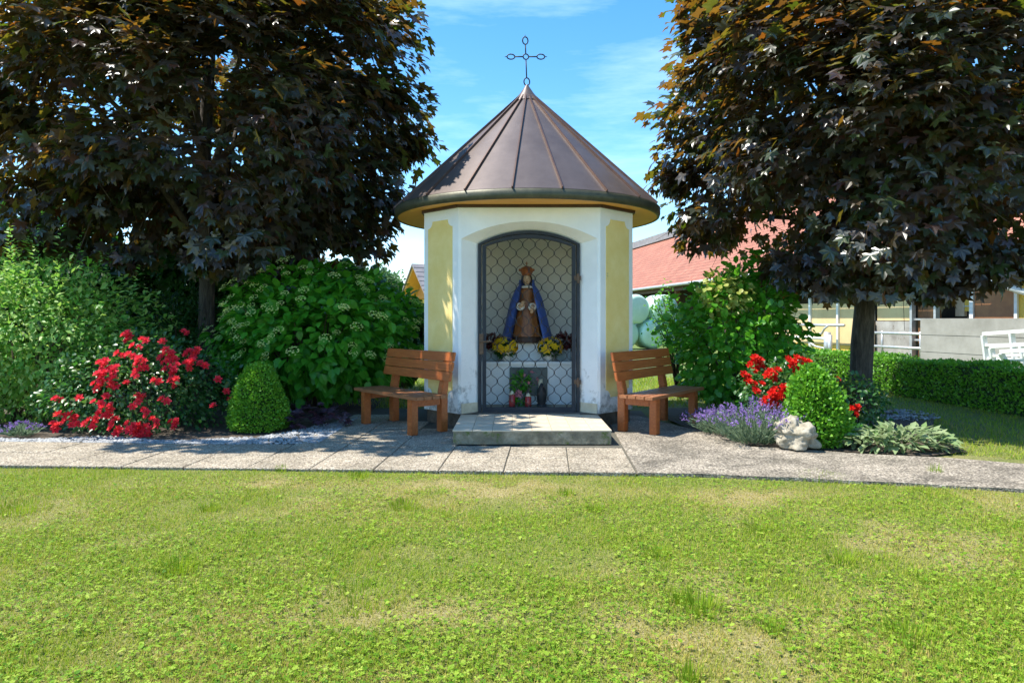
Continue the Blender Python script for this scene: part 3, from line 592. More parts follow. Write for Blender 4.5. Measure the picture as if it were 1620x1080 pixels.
for k in range(8): a = k*math.pi/4; cw.ball((cc[0]+.09*math.cos(a), cc[1]+.09*math.sin(a), cc[2]+.075), .016, 6, 1.2)
cw.tube([(cc[0],cc[1],cc[2]+.125),(cc[0],cc[1],cc[2]+.185)], .006, 6).tube([(cc[0]-.02,cc[1],cc[2]+.162),(cc[0]+.02,cc[1],cc[2]+.162)], .005, 6)
cw.build('crown', M['crown'], st, True)
def hand(x, z, dx, dz, s):
    c_ = MB().lathe([(.005,.0),(.042,.008),(.056,-.004),(.045,-.012)], 16); Rm = Matrix.Rotation(R(80), 3, 'X')
    cuff = MB().add([Rm @ v_ + Vector((x, sy_-.155, z)) for v_ in c_.v], c_.f).build('lace_cuff', M['lace'], st, True)
    hm = MB(); p = Vector((x, sy_-.165, z)); d = Vector((dx, -.25, dz)).normalized(); side = Vector((d.z, 0, -d.x)).normalized()
    hm.tube([p-d*.02, p+d*.02, p+d*.05], [.016,.022,.018], 8)
    for k, ln in enumerate((.035,.045,.047,.04)):
        q = p+d*.045+side*(k-1.5)*.011; hm.tube([q, q+d*ln*.6, q+d*ln+Vector((0,.012,0))], [.0065,.006,.004], 6)
    hm.tube([p+d*.01+side*.018*s, p+d*.035+side*.035*s, p+d*.055+side*.036*s], [.008,.007,.005], 6)
    hm.build('hand', M['skin'], st, True)
hand(sx_-.085, sz_+.475, .5, .8, 1); hand(sx_+.068, sz_+.47, -.1, -1, -1)
# doorstep
step = empty('doorstep', (CX, 7.42, 0), 'low mossy concrete doorstep topped with cream tiles before the gate', 'step')
bmx = MB().box((CX-.785,6.84,.001),(CX+.785,FY-.005,.126)); bmx.box((CX-.58,FY-.005,.02),(CX+.58,FY+.21,.126)); bmx.build('step_block', M['concrete_step'], step)
tb = MB().box((-.0975,-.137,0),(.0975,.137,.014)); tme = mesh(tb.v, tb.f, M['tile'], False, 'tile'); bmn = bmesh.new(); bmn.from_mesh(tme); bmesh.ops.bevel(bmn, geom=list(bmn.edges), offset=.002, segments=1, affect='EDGES'); bmn.to_mesh(tme); bmn.free()
for i in range(8):
    for j in range(4):
        o = bpy.data.objects.new('tile', tme); put(o, step); o.location = (CX+(-3.5+i)*.198, 6.975+j*.278, .1265+.0); o.rotation_euler = (random.uniform(-.004,.004), random.uniform(-.004,.004), 0)
# side small tiles in the doorway
for i in range(6): 
    o = bpy.data.objects.new('tile', tme); put(o, step); o.location = (CX+(-2.5+i)*.196, FY+.118, .1268); o.scale = (.98,.72,1)

# ------------------------------------------------------------------ things inside the shrine
def blob_flowers(c, r, n, m, parent, name, petal=.022, T=None):
    d = sphere_dirs(n*3); d = d[(d[:,1] < .35) & (d[:,2] > -.45)][:n]; P = np.array(c)+d*np.array(r)
    T = T or fan(polar([(0,1),(36,.55),(72,1),(108,.55),(144,1),(180,.6)]), 0, -.2)
    me_ = mesh(T[0], T[1], m, False, name); Fr = frames(np.cross(d, rng.normal(size=d.shape)), d)
    for i in range(len(P)):
        o = bpy.data.objects.new(name, me_); COL.objects.link(o); o.parent = parent; o.matrix_parent_inverse = world(parent).inverted()
        s_ = petal*random.uniform(.8,1.25); o.matrix_basis = Matrix([[*(Fr[i][q]*s_), P[i][q]] for q in range(3)]+[[0,0,0,1]])
def bush_leaves(c, r, n, T, size, m, parent, name, part='foliage', up=.5, big=0):
    d = sphere_dirs(n); q = rng.random(n)**.4; P = np.array(c)+d*q[:,None]*np.array(r); tip = d+rng.normal(size=d.shape)*.5; nr = d*.6+rng.normal(size=d.shape)*.4+np.array([0,-.1,up])
    return leaves(name, T, P, tip, nr, size*(.7+.6*rng.random(n)), m, parent, big, part)
for s, lab in ((-1,'white pot of yellow flowers beside the statue, near the gate handle'), (1,'white pot of yellow flowers beside the statue, near the gate hinges')):
    x0 = CX+s*.27 if s > 0 else CX-.27; y0 = 8.87
    p = empty('flower_pot', (x0, y0, .702), lab, 'flower pot', 'yellow flower pots on the altar shelf')
    MB().lathe([(0,0),(.05,0),(.066,.1),(.072,.105),(.066,.112),(.058,.1),(0,.095)], 18, (x0,y0,.702)).build('pot', M['white_pot'], p, True)
    bush_leaves((x0+s*.02,y0,.86), (.13,.09,.09), 220, T_SMALL, .06, M['darkleaf'], p, 'leaf')
    blob_flowers((x0+s*.02,y0-.05,.885), (.155,.1,.12), 34, M['yellowfl'], p, 'flower', .046)
    x1 = CX+s*.47; pp = empty('planter', (x1, 9.0, .702), f'blue grey planter of dark red foliage by the {"hinge" if s > 0 else "handle"} side of the statue', 'planter', 'planters on the altar')
    MB().box((x1-.09,8.94,.702),(x1+.09,9.05,.86)).build('trough', M['grey_pot'], pp, bevel=.006)
    bush_leaves((x1,8.99,.94), (.14,.07,.1), 260, T_SMALL, .06, M['redplant'], pp, 'leaf')
for s, x0, mm, lab, hgt in ((0,CX-.20,M['candle_red'],'small red glass candle on the shrine floor left of the pink bouquet',.2),(0,CX+.0,M['candle_red'],'red and cream candle standing before the pink bouquet',.17)):
    c_ = empty('candle', (x0, 8.55, .156), lab, 'candle', 'candles on the shrine floor'); MB().lathe([(0,0),(.035,0),(.04,.02),(.04,hgt*.7),(.03,hgt*.75),(0,hgt*.75)], 14, (x0,8.55,.156)).build('glass', mm, c_, True)
    MB().lathe([(.03,hgt*.76),(.034,hgt*.8),(.01,hgt),(0,hgt)], 14, (x0,8.55,.156)).build('lid', M['wax'], c_, True)
ln_ = empty('lantern', (CX+.17,8.6,.156), 'dark metal lantern with candle on the shrine floor', 'lantern'); MB().box((CX+.11,8.55,.157),(CX+.23,8.67,.18)).build('base', M['iron'], ln_); MB().lathe([(.045,.025),(.062,.09),(.055,.2),(.02,.27),(.006,.29)], 10, (CX+.17,8.61,.156)).build('housing', M['iron'], ln_, True)
MB().lathe([(0,0),(.028,0),(.028,.33),(0,.33)], 12, (CX+.16,8.70,.156)).build('candle', M['wax'], None, True, label='tall cream altar candle beside the dark lantern', cat='candle')
for (x0, z0, mm, r_, lab, nm) in ((CX-.08,.43,None,(.13,.07,.15),'leafy green bouquet standing before the dark altar panel','bouquet'),(CX-.1,.25,M['pinkfl'],(.1,.07,.08),'dusty pink bouquet on the shrine floor','bouquet')):
    bq = empty(nm, (x0,8.66,.156), lab, 'bouquet'); MB().lathe([(0,0),(.03,0),(.04,.08),(.045,max(.1,z0-.27)),(0,max(.1,z0-.27))], 12, (x0,8.66,.156)).build('vase', M['grey_pot'], bq, True)
    bush_leaves((x0,8.65,z0), r_, 160, T_SMALL, .06, M['dogwood'], bq, 'leaf')
    blob_flowers((x0+(.1 if mm is None else 0),8.62,z0+.06), (r_[0]*.8,r_[1],r_[2]*.7), 9, mm or M['pinkfl'], bq, 'flower', .035)
for s in (-1,1):
    b_ = empty('wall_sconce', (CX+s*(ix-.01), 8.75, 1.8), f'small black iron sconce on inner wall, {"above the brown box" if s > 0 else "above the black plate"}', 'sconce', 'sconces inside the shrine')
    MB().tube([(CX+s*ix,8.75,1.78),(CX+s*(ix-.12),8.75,1.74),(CX+s*(ix-.16),8.75,1.85)], .012, 6).build('bracket', M['iron'], b_); MB().lathe([(.01,0),(.04,.03),(.035,.12),(.01,.13)], 10, (CX+s*(ix-.16),8.75,1.85)).build('holder', M['iron'], b_, True)
MB().box((CX+ix-.12,8.9,1.42),(CX+ix-.005,9.0,1.50)).build('wooden_box', M['ply'], None, bevel=.004, label='small brown wooden box fixed to the inner wall of the shrine', cat='box')
MB().box((CX-ix+.005,8.85,1.2),(CX-ix+.05,8.98,1.42)).build('wall_plaque', M['black'], None, bevel=.004, label='narrow black plaque on the inner wall of the shrine', cat='plaque')

# ------------------------------------------------------------------ benches
def bench(loc, rz, label):
    b = empty('park_bench', (loc[0], loc[1], 0), label, 'bench', 'wooden benches beside the shrine')
    def P(mb, nm, m=M['bench'], bv=.006):
        o = mb.build(nm, m, None, bevel=bv); o.parent = b; return o
    for sx in (-1, 1):
        x = sx*.525
        P(MB().box((x-.046,-.235,0),(x+.046,-.15,.383)), 'front_leg')
        q = MB(); q.hexa([(x-.046,.145,0),(x+.046,.145,0),(x+.046,.235,0),(x-.046,.235,0),(x-.046,.145,.42),(x+.046,.145,.42),(x+.046,.235,.42),(x-.046,.235,.42)])
        P(q, 'rear_leg'); q = MB(); q.hexa([(x-.045,.15,.421),(x+.045,.15,.421),(x+.045,.234,.421),(x-.045,.234,.421),(x-.045,.245,.87),(x+.045,.245,.87),(x+.045,.29,.87),(x-.045,.29,.87)]); P(q, 'back_post')
        P(MB().box((x-.035,-.149,.30),(x+.035,.144,.381)), 'side_rail')
    for k in range(4):
        y0 = -.26+k*.101; P(MB().box((-.71,y0,.384),(.71,y0+.094,.42)), 'seat_board', M['bench_end'], .005)
    for k in range(3):
        z0 = .565+k*.107; y0 = .15+(z0-.42)*.212-.002; y1 = .15+(z0+.1-.42)*.212-.002
        q = MB(); q.hexa([(-.72,y0-.034,z0),(.72,y0-.034,z0),(.72,y0,z0),(-.72,y0,z0),(-.72,y1-.034,z0+.1),(.72,y1-.034,z0+.1),(.72,y1,z0+.1),(-.72,y1,z0+.1)]); P(q, 'back_board', M['bench'], .005)
    b.rotation_euler = (0, 0, rz)
bench((-1.255,7.925), math.atan2(-.77,.64), 'orange brown wooden bench backed by the broad leaved flowering shrub')
bench((1.70,7.96), math.atan2(.797,.604), 'orange brown wooden bench beside the lavender and round leaved shrub')

# ------------------------------------------------------------------ trees
def maple(loc, c, rad, seed, label, n_clump=150, per=88, trunk_r=.15, leaf=.098, extra=()):
    global rng
    rng = np.random.default_rng(seed); c = np.array(c); rad = np.array(rad)
    t = empty('maple_tree', (*loc, 0), label, 'tree', 'copper maples beside the shrine'); rs = random.Random(seed)
    tb = MB(); pts = []; rr = []
    for i in range(11):
        z = -.03+i*(c[2]+.6)/10; pts.append((loc[0]+.03*math.sin(z*1.7+seed), loc[1]+.03*math.cos(z*1.3), z)); rr.append(trunk_r*(1.22 if i == 0 else 1.0-.055*i))
    tb.tube(pts, rr, 14)
    for v_ in tb.v: v_ += Vector((rs.uniform(-.008,.008), rs.uniform(-.008,.008), 0))
    tb.build('trunk', M['bark'], t, True)
    d = sphere_dirs(n_clump); d[:, 2] = d[:, 2]*.9+.05; d = nrmz(d); q = .5+.47*rng.random(n_clump)**.5
    cc = c + d*rad*(q*lump(d, seed, .12))[:, None]; crr = .42+.34*rng.random(n_clump)
    if extra: cc = np.concatenate([cc, np.array(extra)]); crr = np.concatenate([crr, .3+.15*rng.random(len(extra))]); n_clump += len(extra)
    for k in range(14):
        e = Vector(cc[k*3]); s0 = Vector((loc[0], loc[1], 1.75+.16*k)); mid = s0.lerp(e, .5)+Vector((0,0,.25))
        MB().tube([s0, s0.lerp(mid,.5), mid, mid.lerp(e,.6), e], [.05,.042,.033,.022,.01], 7).build('branch', M['bark'], t, True)
    tw = MB()
    for k in range(n_clump):
        e = Vector(cc[k]); b0 = Vector(c*.35+cc[k]*.65); tw.tube([b0, b0.lerp(e,.5)+Vector((0,0,.06)), e], [.014,.01,.005], 4, False)
        for _ in range(3):
            g = e+Vector(rng.normal(size=3)*crr[k]*.55); tw.tube([b0.lerp(e,.6), g], [.007,.003], 3, False)
    tw.build('twigs', M['twig'], t, False, kind='stuff')
    P = []; TI = []; NO = []; SZ = []
    for k in range(n_clump):
        dd = sphere_dirs(per); qq = rng.random(per)**.42; loc_ = dd*qq[:, None]*crr[k]*np.array([1.15,1.15,.72]); p = cc[k]+loc_
        outw = nrmz(p-c); ti = outw*.8+dd*.6+rng.normal(size=(per,3))*.3+np.array([0,0,-.45]); no = np.array([0,0,.95])+outw*.65+rng.normal(size=(per,3))*.38
        P.append(p); TI.append(ti); NO.append(no); SZ.append(leaf*(.6+.65*rng.random(per)))
    P = np.concatenate(P); TI = np.concatenate(TI); NO = np.concatenate(NO); SZ = np.concatenate(SZ)
    leaves('leaf', T_MAPLE, P, TI, NO, SZ, M['maple'], t, 300)
maple((-4.4,9.9), (-4.38,10.0,4.32), (2.9,2.6,2.85), 11, 'large copper maple with dark crown over the red rose bush', 210, 115, .13, .112,
      [(px(a, y_), y_, pz(b, y_)) for a, b, y_ in ((622,150,9.6),(648,170,9.8),(605,140,9.6),(590,60,9.6),(575,20,9.6),(640,235,9.9),(610,250,9.6),(650,225,9.9),(612,310,9.8),(590,345,9.9),(575,390,9.8),(545,370,9.6),(40,385,9.4),(110,400,9.4),(200,405,9.2),(400,405,9.4),(470,390,9.5),(330,415,9.3),(30,300,9.3),(60,200,9.3))]
      + [(-4.6,6.75,5.3),(-4.0,6.55,5.5),(-3.4,6.7,5.4),(-2.9,7.0,5.2),(-4.2,7.2,5.9),(-3.6,7.3,5.8),(-5.2,6.7,5.4),(-5.7,6.6,5.5),(-6.4,6.7,5.4),(-1.95,8.3,5.0),(-1.75,8.5,4.8),(-2.2,8.2,5.2)])  # clumps added mostly above the view to cast dapples on path and roof
maple((4.75,9.3), (4.95,8.8,4.1), (2.85,2.35,2.6), 23, 'copper maple with thick grey trunk near the clipped hedge', 200, 115, .152, .108,
      [(px(a, y_), y_, pz(b, y_)) for a, b, y_ in ((1075,190,9.0),(1080,240,9.1),(1100,120,8.8),(1105,60,8.9),(1090,290,9.2),(1065,285,9.4),(1105,340,9.0),(1115,375,9.2),(1105,20,9.0),(1250,425,8.6),(1480,455,8.2),(1420,440,8.3),(1310,440,8.3),(1560,420,8.0),(1590,300,8.4),(1590,150,8.4))])

# ------------------------------------------------------------------ shrubs
def shrub(name, label, base, c, rad, n, T, size, m, seed, cat='shrub', big=0, lumpy=.14, shell=.45, stems=9, droop=-.25, group=None, part='foliage', nup=.6):
    global rng
    rng = np.random.default_rng(seed); c = np.array(c); rad = np.array(rad); t = empty(name, (*base, 0), label, cat, group)
    for k in range(stems):
        d = sphere_dirs(1)[0]; d[2] = abs(d[2])*.8+.25; e = c+d*rad*.8; s0 = Vector((base[0]+rng.normal()*.08, base[1]+rng.normal()*.08, -.01)); e = Vector(e)
        MB().tube([s0, s0.lerp(e,.5)+Vector((0,0,.12)), e], [.017,.012,.004], 5).build('stem', M['twig'], t)
    d = sphere_dirs(n); q = shell+(1-shell)*rng.random(n)**.55; P = c+d*rad*(q*lump(d, seed, lumpy, 4.5))[:, None]
    ok = P[:, 2] > .03; P, d = P[ok], d[ok]; N = len(P)
    ti = d*.8+rng.normal(size=(N,3))*.5+np.array([0,0,droop]); no = d*.55+np.array([0,-.05,nup])+rng.normal(size=(N,3))*.3
    leaves('leaf', T, P, ti, no, size*(.6+.7*rng.random(N)), m, t, big, part)
    return t, P, d
# broad-leaved flowering shrub behind the left bench
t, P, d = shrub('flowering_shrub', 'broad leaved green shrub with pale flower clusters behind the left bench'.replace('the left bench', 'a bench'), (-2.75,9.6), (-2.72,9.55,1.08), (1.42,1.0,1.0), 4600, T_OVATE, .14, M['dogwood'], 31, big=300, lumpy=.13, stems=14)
rng = np.random.default_rng(5); d = sphere_dirs(400); d = d[(d[:,1] < .25) & (d[:,2] > -.35)][:125]; pc = np.array((-2.72,9.55,1.1))+d*np.array((1.42,1.0,1.0))*(1.03*lump(d, 31, .13, 4.5))[:, None]
um = mesh(*(lambda q: (q.v, q.f))(MB()), None)
ub = MB(); rr_ = random.Random(3)
for _ in range(26):
    a = rr_.random()*6.28; q = rr_.random()**.5; p = Vector((q*math.cos(a), q*math.sin(a), .35*(1-q*q)+rr_.random()*.15)); s_ = .16
    ub.add([p+Vector((s_,0,0)),p+Vector((0,s_,.02)),p+Vector((-s_,0,0)),p+Vector((0,-s_,.02)),p+Vector((0,0,.14))], [(0,1,4),(1,2,4),(2,3,4),(3,0,4)])
ume = mesh(ub.v, ub.f, M['umbel'], False, 'flower_cluster')
for i in range(len(pc)):
    o = bpy.data.objects.new('flower_cluster', ume); put(o, t); n_ = Vector((d[i][0]*.5, d[i][1]*.5-.1, .8)); o.location = pc[i]; o.rotation_euler = n_.to_track_quat('Z','Y').to_euler(); s_ = random.uniform(.045,.085); o.scale = (s_,)*3
# pale arching shrub on the far left, evergreen and backdrop shrubs
t, P, d = shrub('leafy_shrub', 'pale green small leaved shrub with upright shoots next to the red roses', (-6.0,8.45), (-6.0,8.45,.95), (1.6,.9,1.0), 14500, T_SMALL, .085, M['spirea'], 41, lumpy=.12, stems=18)
rng = np.random.default_rng(42)
PP = []; TI = []
for k in range(60):
    d = sphere_dirs(1)[0]; d[2] = abs(d[2])+.35; d /= np.linalg.norm(d); b0 = np.array((-6.0,8.45,.95))+d*np.array((1.5,.85,.95)); up = nrmz(np.array([d[0]*.35+rng.normal()*.12, d[1]*.35, 1.0])); ln = .15+.4*rng.random()
    for j in range(14): 
        a = rng.random()*6.28; PP.append(b0+up*ln*j/13); TI.append(np.array([math.cos(a), math.sin(a), .5]))
PP = np.array(PP); TI = np.array(TI); scatter('shoots', T_SMALL, PP, TI, np.tile([0,-.2,1.], (len(PP),1))+rng.normal(size=(len(PP),3))*.3, .05+.04*rng.random(len(PP)), M['spirea'], t, kind='stuff')
shrub('evergreen_shrub', 'dark feathery evergreen shrub behind the red rose bush by the maple trunk', (-4.9,10.3), (-4.9,10.3,.85), (1.15,.7,.95), 7000, T_SMALL, .07, M['darkleaf'], 43, lumpy=.2)
for k, (x_, y_, r_, h_, lab) in enumerate(((-8.2,11.6,2.0,1.6,'dark backdrop shrub behind the pale small leaved shrub'),(-5.2,12.2,1.9,1.65,'dark backdrop shrub behind the maple trunk over the rose bush'),(-2.9,12.4,1.25,1.05,'dark backdrop shrub behind the flowering shrub'))):
    shrub('backdrop_shrub', lab, (x_,y_), (x_,y_,h_*.9), (r_,1.0,h_), 9000, T_OVATE, .2, M['darkleaf'], 50+k, lumpy=.18, stems=6)
# round-leaved shrub by the right bench
t, P, d = shrub('round_leaved_shrub', 'tall green shrub with yellow variegated top beside the right maple', (3.0,9.05), (2.98,9.05,.98), (.83,.72,.98), 4200, T_ROUND, .10, M['varieg'], 61, big=300, lumpy=.17, stems=10, nup=.35)
rng = np.random.default_rng(62); n = 330; d = sphere_dirs(n); P = np.array((2.72,8.72,1.58))+d*np.array((.36,.25,.34))*(rng.random(n)**.4)[:, None]
scatter('variegated_leaves', T_ROUND, P, d*.6+np.array([0,-.3,-.3])+rng.normal(size=(n,3))*.4, d*.4+np.array([0,-.5,.6])+rng.normal(size=(n,3))*.3, .06+.04*rng.random(n), M['varieg_y'], t, kind='stuff')
n = 60; zz = rng.random(n); P = np.stack([3.06+.05*rng.normal(size=n)+.02*np.sin(zz*9), 8.75+.06*rng.normal(size=n), 1.7+.42*zz], 1); a = rng.random(n)*6.28
scatter('top_shoot', T_ROUND, P, np.stack([np.cos(a), np.sin(a), .4*np.ones(n)], 1), np.stack([.3*rng.normal(size=n), -.3*np.ones(n), np.ones(n)], 1), .07+.05*rng.random(n), M['varieg'], t, kind='stuff')
# sparse young shrub between shrine and round-leaved shrub
rng = np.random.default_rng(71); t = empty('sparse_shrub', (2.62,10.9,0), 'thin open shrub with small leaves in front of the mint green bales', 'shrub'); P = []; TI = []
for k in range(13):
    a = rng.random()*6.28; e = np.array([2.55+.55*math.cos(a)*rng.random()-.1, 10.9+.35*math.sin(a), .95+.95*rng.random()]); s0 = np.array([2.62,10.9,0]); mid = (s0+e)/2+np.array([.05,0,.15])
    MB().tube([s0,mid,e], [.014,.01,.003], 5).build('stem', M['twig'], t)
    for j in range(75):
        q = .4+.6*rng.random(); p = (s0*(1-q)**2+2*mid*q*(1-q)+e*q*q)+rng.normal(size=3)*.085; P.append(p); TI.append(rng.normal(size=3)+np.array([0,0,.3]))
P = np.array(P); scatter('foliage', T_ROUND, P, np.array(TI), np.tile([0,-.3,1.],(len(P),1))+rng.normal(size=P.shape)*.4, .035+.03*rng.random(len(P)), M['varieg'], t, kind='stuff')
# clipped box
def clipped(name, label, base, prof, seed, n, lean=(0,0), cat='topiary', leaf=.024, jit=.02):
    global rng
    rng = np.random.default_rng(seed); t = empty(name, (*base, 0), label, cat)
    zs = np.array([p[1] for p in prof]); rs = np.array([p[0] for p in prof])
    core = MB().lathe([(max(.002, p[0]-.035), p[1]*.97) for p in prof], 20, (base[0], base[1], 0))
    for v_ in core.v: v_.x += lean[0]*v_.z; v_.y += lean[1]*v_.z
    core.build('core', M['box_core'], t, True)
    u = rng.random(n*3)*zs[-1]; keep = rng.random(n*3) < (np.interp(u, zs, rs)+.06)/(rs.max()+.06); u = u[keep][:n]; N = len(u); a = rng.random(N)*6.283
    wob = 1+.05*np.sin(a*3+u*9+seed)+.04*np.sin(a*5-u*14); r_ = np.interp(u, zs, rs)*wob + rng.normal(size=N)*jit - .012
    P = np.stack([base[0]+r_*np.cos(a)+lean[0]*u, base[1]+r_*np.sin(a)+lean[1]*u, u+.01], 1); sl_ = np.gradient(np.interp(np.linspace(0, zs[-1], 60), zs, rs), zs[-1]/59); s2 = -np.interp(u, np.linspace(0, zs[-1], 60), sl_)
    out_ = nrmz(np.stack([np.cos(a), np.sin(a), np.clip(s2, -.4, 3)], 1)); ti = out_+rng.normal(size=(N,3))*.6+np.array([0,0,.35]); no = out_*.5+rng.normal(size=(N,3))*.6+np.array([0,0,.4])
    scatter('foliage', T_SMALL, P, ti, no, leaf*(.7+.6*rng.random(N)), M['box'], t, sx=1.5, kind='stuff')
clipped('box_cone', 'clipped green box cone beside the dark purple leaves', (-2.86,7.78), [(.27,0),(.33,.06),(.30,.2),(.245,.38),(.195,.54),(.145,.64),(.085,.71),(.02,.74)], 81, 15000)
clipped('box_bush', 'bright green box bush leaning beside the pale boulder', (3.06,6.86), [(.2,0),(.26,.08),(.265,.2),(.24,.34),(.205,.48),(.165,.6),(.1,.7),(.02,.77)], 82, 9500, (-.1,0), leaf=.036, jit=.032)
# hedge
rng = np.random.default_rng(90); hedge = empty('hedge', (6.8,10,0), 'long low clipped green hedge in front of the cattle barn', 'hedge')
def hx(y): return 7.35-.083*y
HH = .58; y0, y1 = 5.2, 19.0
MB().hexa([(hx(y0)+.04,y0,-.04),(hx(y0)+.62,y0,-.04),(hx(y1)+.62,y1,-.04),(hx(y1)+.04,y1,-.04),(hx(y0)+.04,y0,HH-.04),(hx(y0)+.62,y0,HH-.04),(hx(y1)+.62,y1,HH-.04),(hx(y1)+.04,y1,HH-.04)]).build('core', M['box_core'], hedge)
n = 34000; y = y0+(y1-y0)*rng.random(n)**1.2; face = rng.random(n) < .5; bumpv = .03*np.sin(y*2.1)+.02*np.sin(y*5.3)
u = rng.random(n)*.62; z = np.where(face, rng.random(n)*HH, HH+bumpv+rng.normal(size=n)*.018); x = hx(y)+np.where(face, rng.normal(size=n)*.022+.04*vnoise(y, z, 3, .25), u)
no = np.where(face[:, None], np.array([-1,-.15,.3]), np.array([0,-.1,1.]))+rng.normal(size=(n,3))*.6; ti = np.where(face[:, None], np.array([-.9,-.2,.7]), np.array([0,0,1.]))+rng.normal(size=(n,3))*.7
scatter('foliage', T_SMALL, np.stack([x,y,z-.02], 1), ti, no, .03+.025*rng.random(n), M['box'], hedge, sx=1.4, kind='stuff')

# ------------------------------------------------------------------ roses
def bloom_mesh(m, seed):
    b = MB(); r = random.Random(seed)
    for ring, (cnt, rad, tilt, ln) in enumerate(((6,.22,20,.85),(6,.14,45,.75),(4,.07,68,.6))):
        for k in range(cnt):
            a = 6.283*k/cnt+ring*.5+r.uniform(-.15,.15); ti = R(tilt+r.uniform(-8,8)); ca, sa = math.cos(a), math.sin(a); wd = ln*.55
            def Pp(u, v_, cup=0): 
                rr = rad+u*math.cos(ti); zz = u*math.sin(ti)+cup; return Vector((rr*ca-v_*sa, rr*sa+v_*ca, zz+ring*.06))
            b.add([Pp(0,-wd*.3),Pp(0,wd*.3),Pp(ln*.55,wd*.62,.08),Pp(ln,wd*.35,.02),Pp(ln,-wd*.35,.02),Pp(ln*.55,-wd*.62,.08),Pp(ln*.5,0,-.04)], [(0,1,6),(1,2,6),(2,3,6),(3,4,6),(4,5,6),(5,0,6)])
    return mesh(b.v, b.f, m, False, 'rose_bloom')
def hit(pxx, pyy, c, rad):
    o = Vector((0,0,EYE)); d = Vector(((pxx-810)/F_PX, 1, (HZ-pyy)/F_PX)); s = Vector((1/rad[0],1/rad[1],1/rad[2])); oo = Vector([(o[i]-c[i])*s[i] for i in range(3)]); dd = Vector([d[i]*s[i] for i in range(3)])
    a = dd.dot(dd); b = oo.dot(dd); cc = oo.dot(oo)-1; disc = b*b-a*cc
    t_ = (-b-math.sqrt(disc))/a if disc > 0 else -b/a
    p = o+d*t_; p.z = max(p.z, .05); return p
def rosebush(label, base, c, rad, spots, m, seed, n, bl, leafsize=.05, spread=1.0, extra=None):
    t, P, d = shrub('rose_bush', label, base, c, rad, n, T_OVATE, leafsize, M['roseleaf'], seed, 'rose bush', group='red rose bushes in the beds', lumpy=.16, stems=9, shell=.4)
    me1 = [bloom_mesh(m, seed+i) for i in range(3)]; r = random.Random(seed)
    for (a, b, s) in spots:
        p = hit(a, b, c, rad); cnt = max(1, int(round(2.6*s*s)))
        for k in range(cnt):
            q = (k+.5)/cnt; aa = k*2.4; rr = .052*s*math.sqrt(q)*spread if cnt > 1 else 0
            o = bpy.data.objects.new('rose_bloom', r.choice(me1)); put(o, t); o.location = p+Vector((rr*math.cos(aa), -.03+r.uniform(-.03,.03), rr*math.sin(aa)*.85)); sc_ = bl*r.uniform(.8,1.15); o.scale = (sc_,)*3
            o.rotation_euler = Vector((r.uniform(-.5,.5)+.3*math.cos(aa), -.7+r.uniform(-.3,.3), .6+.3*math.sin(aa))).to_track_quat('Z','Y').to_euler()
    return t
z7 = [(640,485,1.2),(735,505,.8),(690,540,.8),(830,510,.7),(938,468,.8),(610,580,.9),(665,585,.9),(715,625,1.7),(690,685,.8),(525,625,1.2),(570,655,1.4),(520,680,1.2),(560,715,1.5),(490,730,1),(850,585,1.8),(975,570,1.4),(955,625,1.2),(875,645,1.4),(880,712,1.2),(805,712,.8),(1030,630,.9),(645,715,.5),(705,790,1),(838,808,.9),(535,785,.6),(500,820,.9),(545,850,1.3),(530,880,.9),(578,897,1),(405,792,.5),(675,835,.5),(740,860,1),(790,905,1.1),(880,920,1.2),(660,930,1),(720,960,2),(690,990,1.2),(590,950,1),(470,915,1.4),(370,905,1.6),(315,885,.9),(292,927,1),(300,805,.8),(1080,830,.5),(1140,760,.7),(1160,800,.6),(1100,700,.6)]
rosebush('wide coral red rose bush below the left copper maple'.replace('left ', 'spreading '), (-4.2,7.95), (-4.3,7.95,.42), (1.12,.78,.66), [(a/3.178, 380+b/3.178, s) for a, b, s in z7], M['rose'], 101, 6200, .046)
z1 = [(587,648,1.7),(535,705,1),(570,740,1.1),(665,695,1.4),(785,650,2.1),(735,625,.6),(690,780,1.5),(725,765,1),(645,820,1.5),(580,775,.7),(745,830,.6),(610,740,.4)]
rosebush('scarlet rose bush between the lavender and the clipped hedge', (3.12,7.75), (3.12,7.75,.4), (.6,.42,.44), [(1000+a/3, 360+b/3, s) for a, b, s in z1], M['rose_r'], 111, 2300, .05, .055, 1.1)
rosebush('small scarlet rose bush at the foot of the grey maple trunk', (3.85,7.75), (3.85,7.75,.3), (.36,.3,.33), [(1318,600,1),(1316,620,1.1),(1320,640,.7),(1350,648,1.2),(1326,641,.6)], M['rose_r'], 121, 1100, .042, .05)

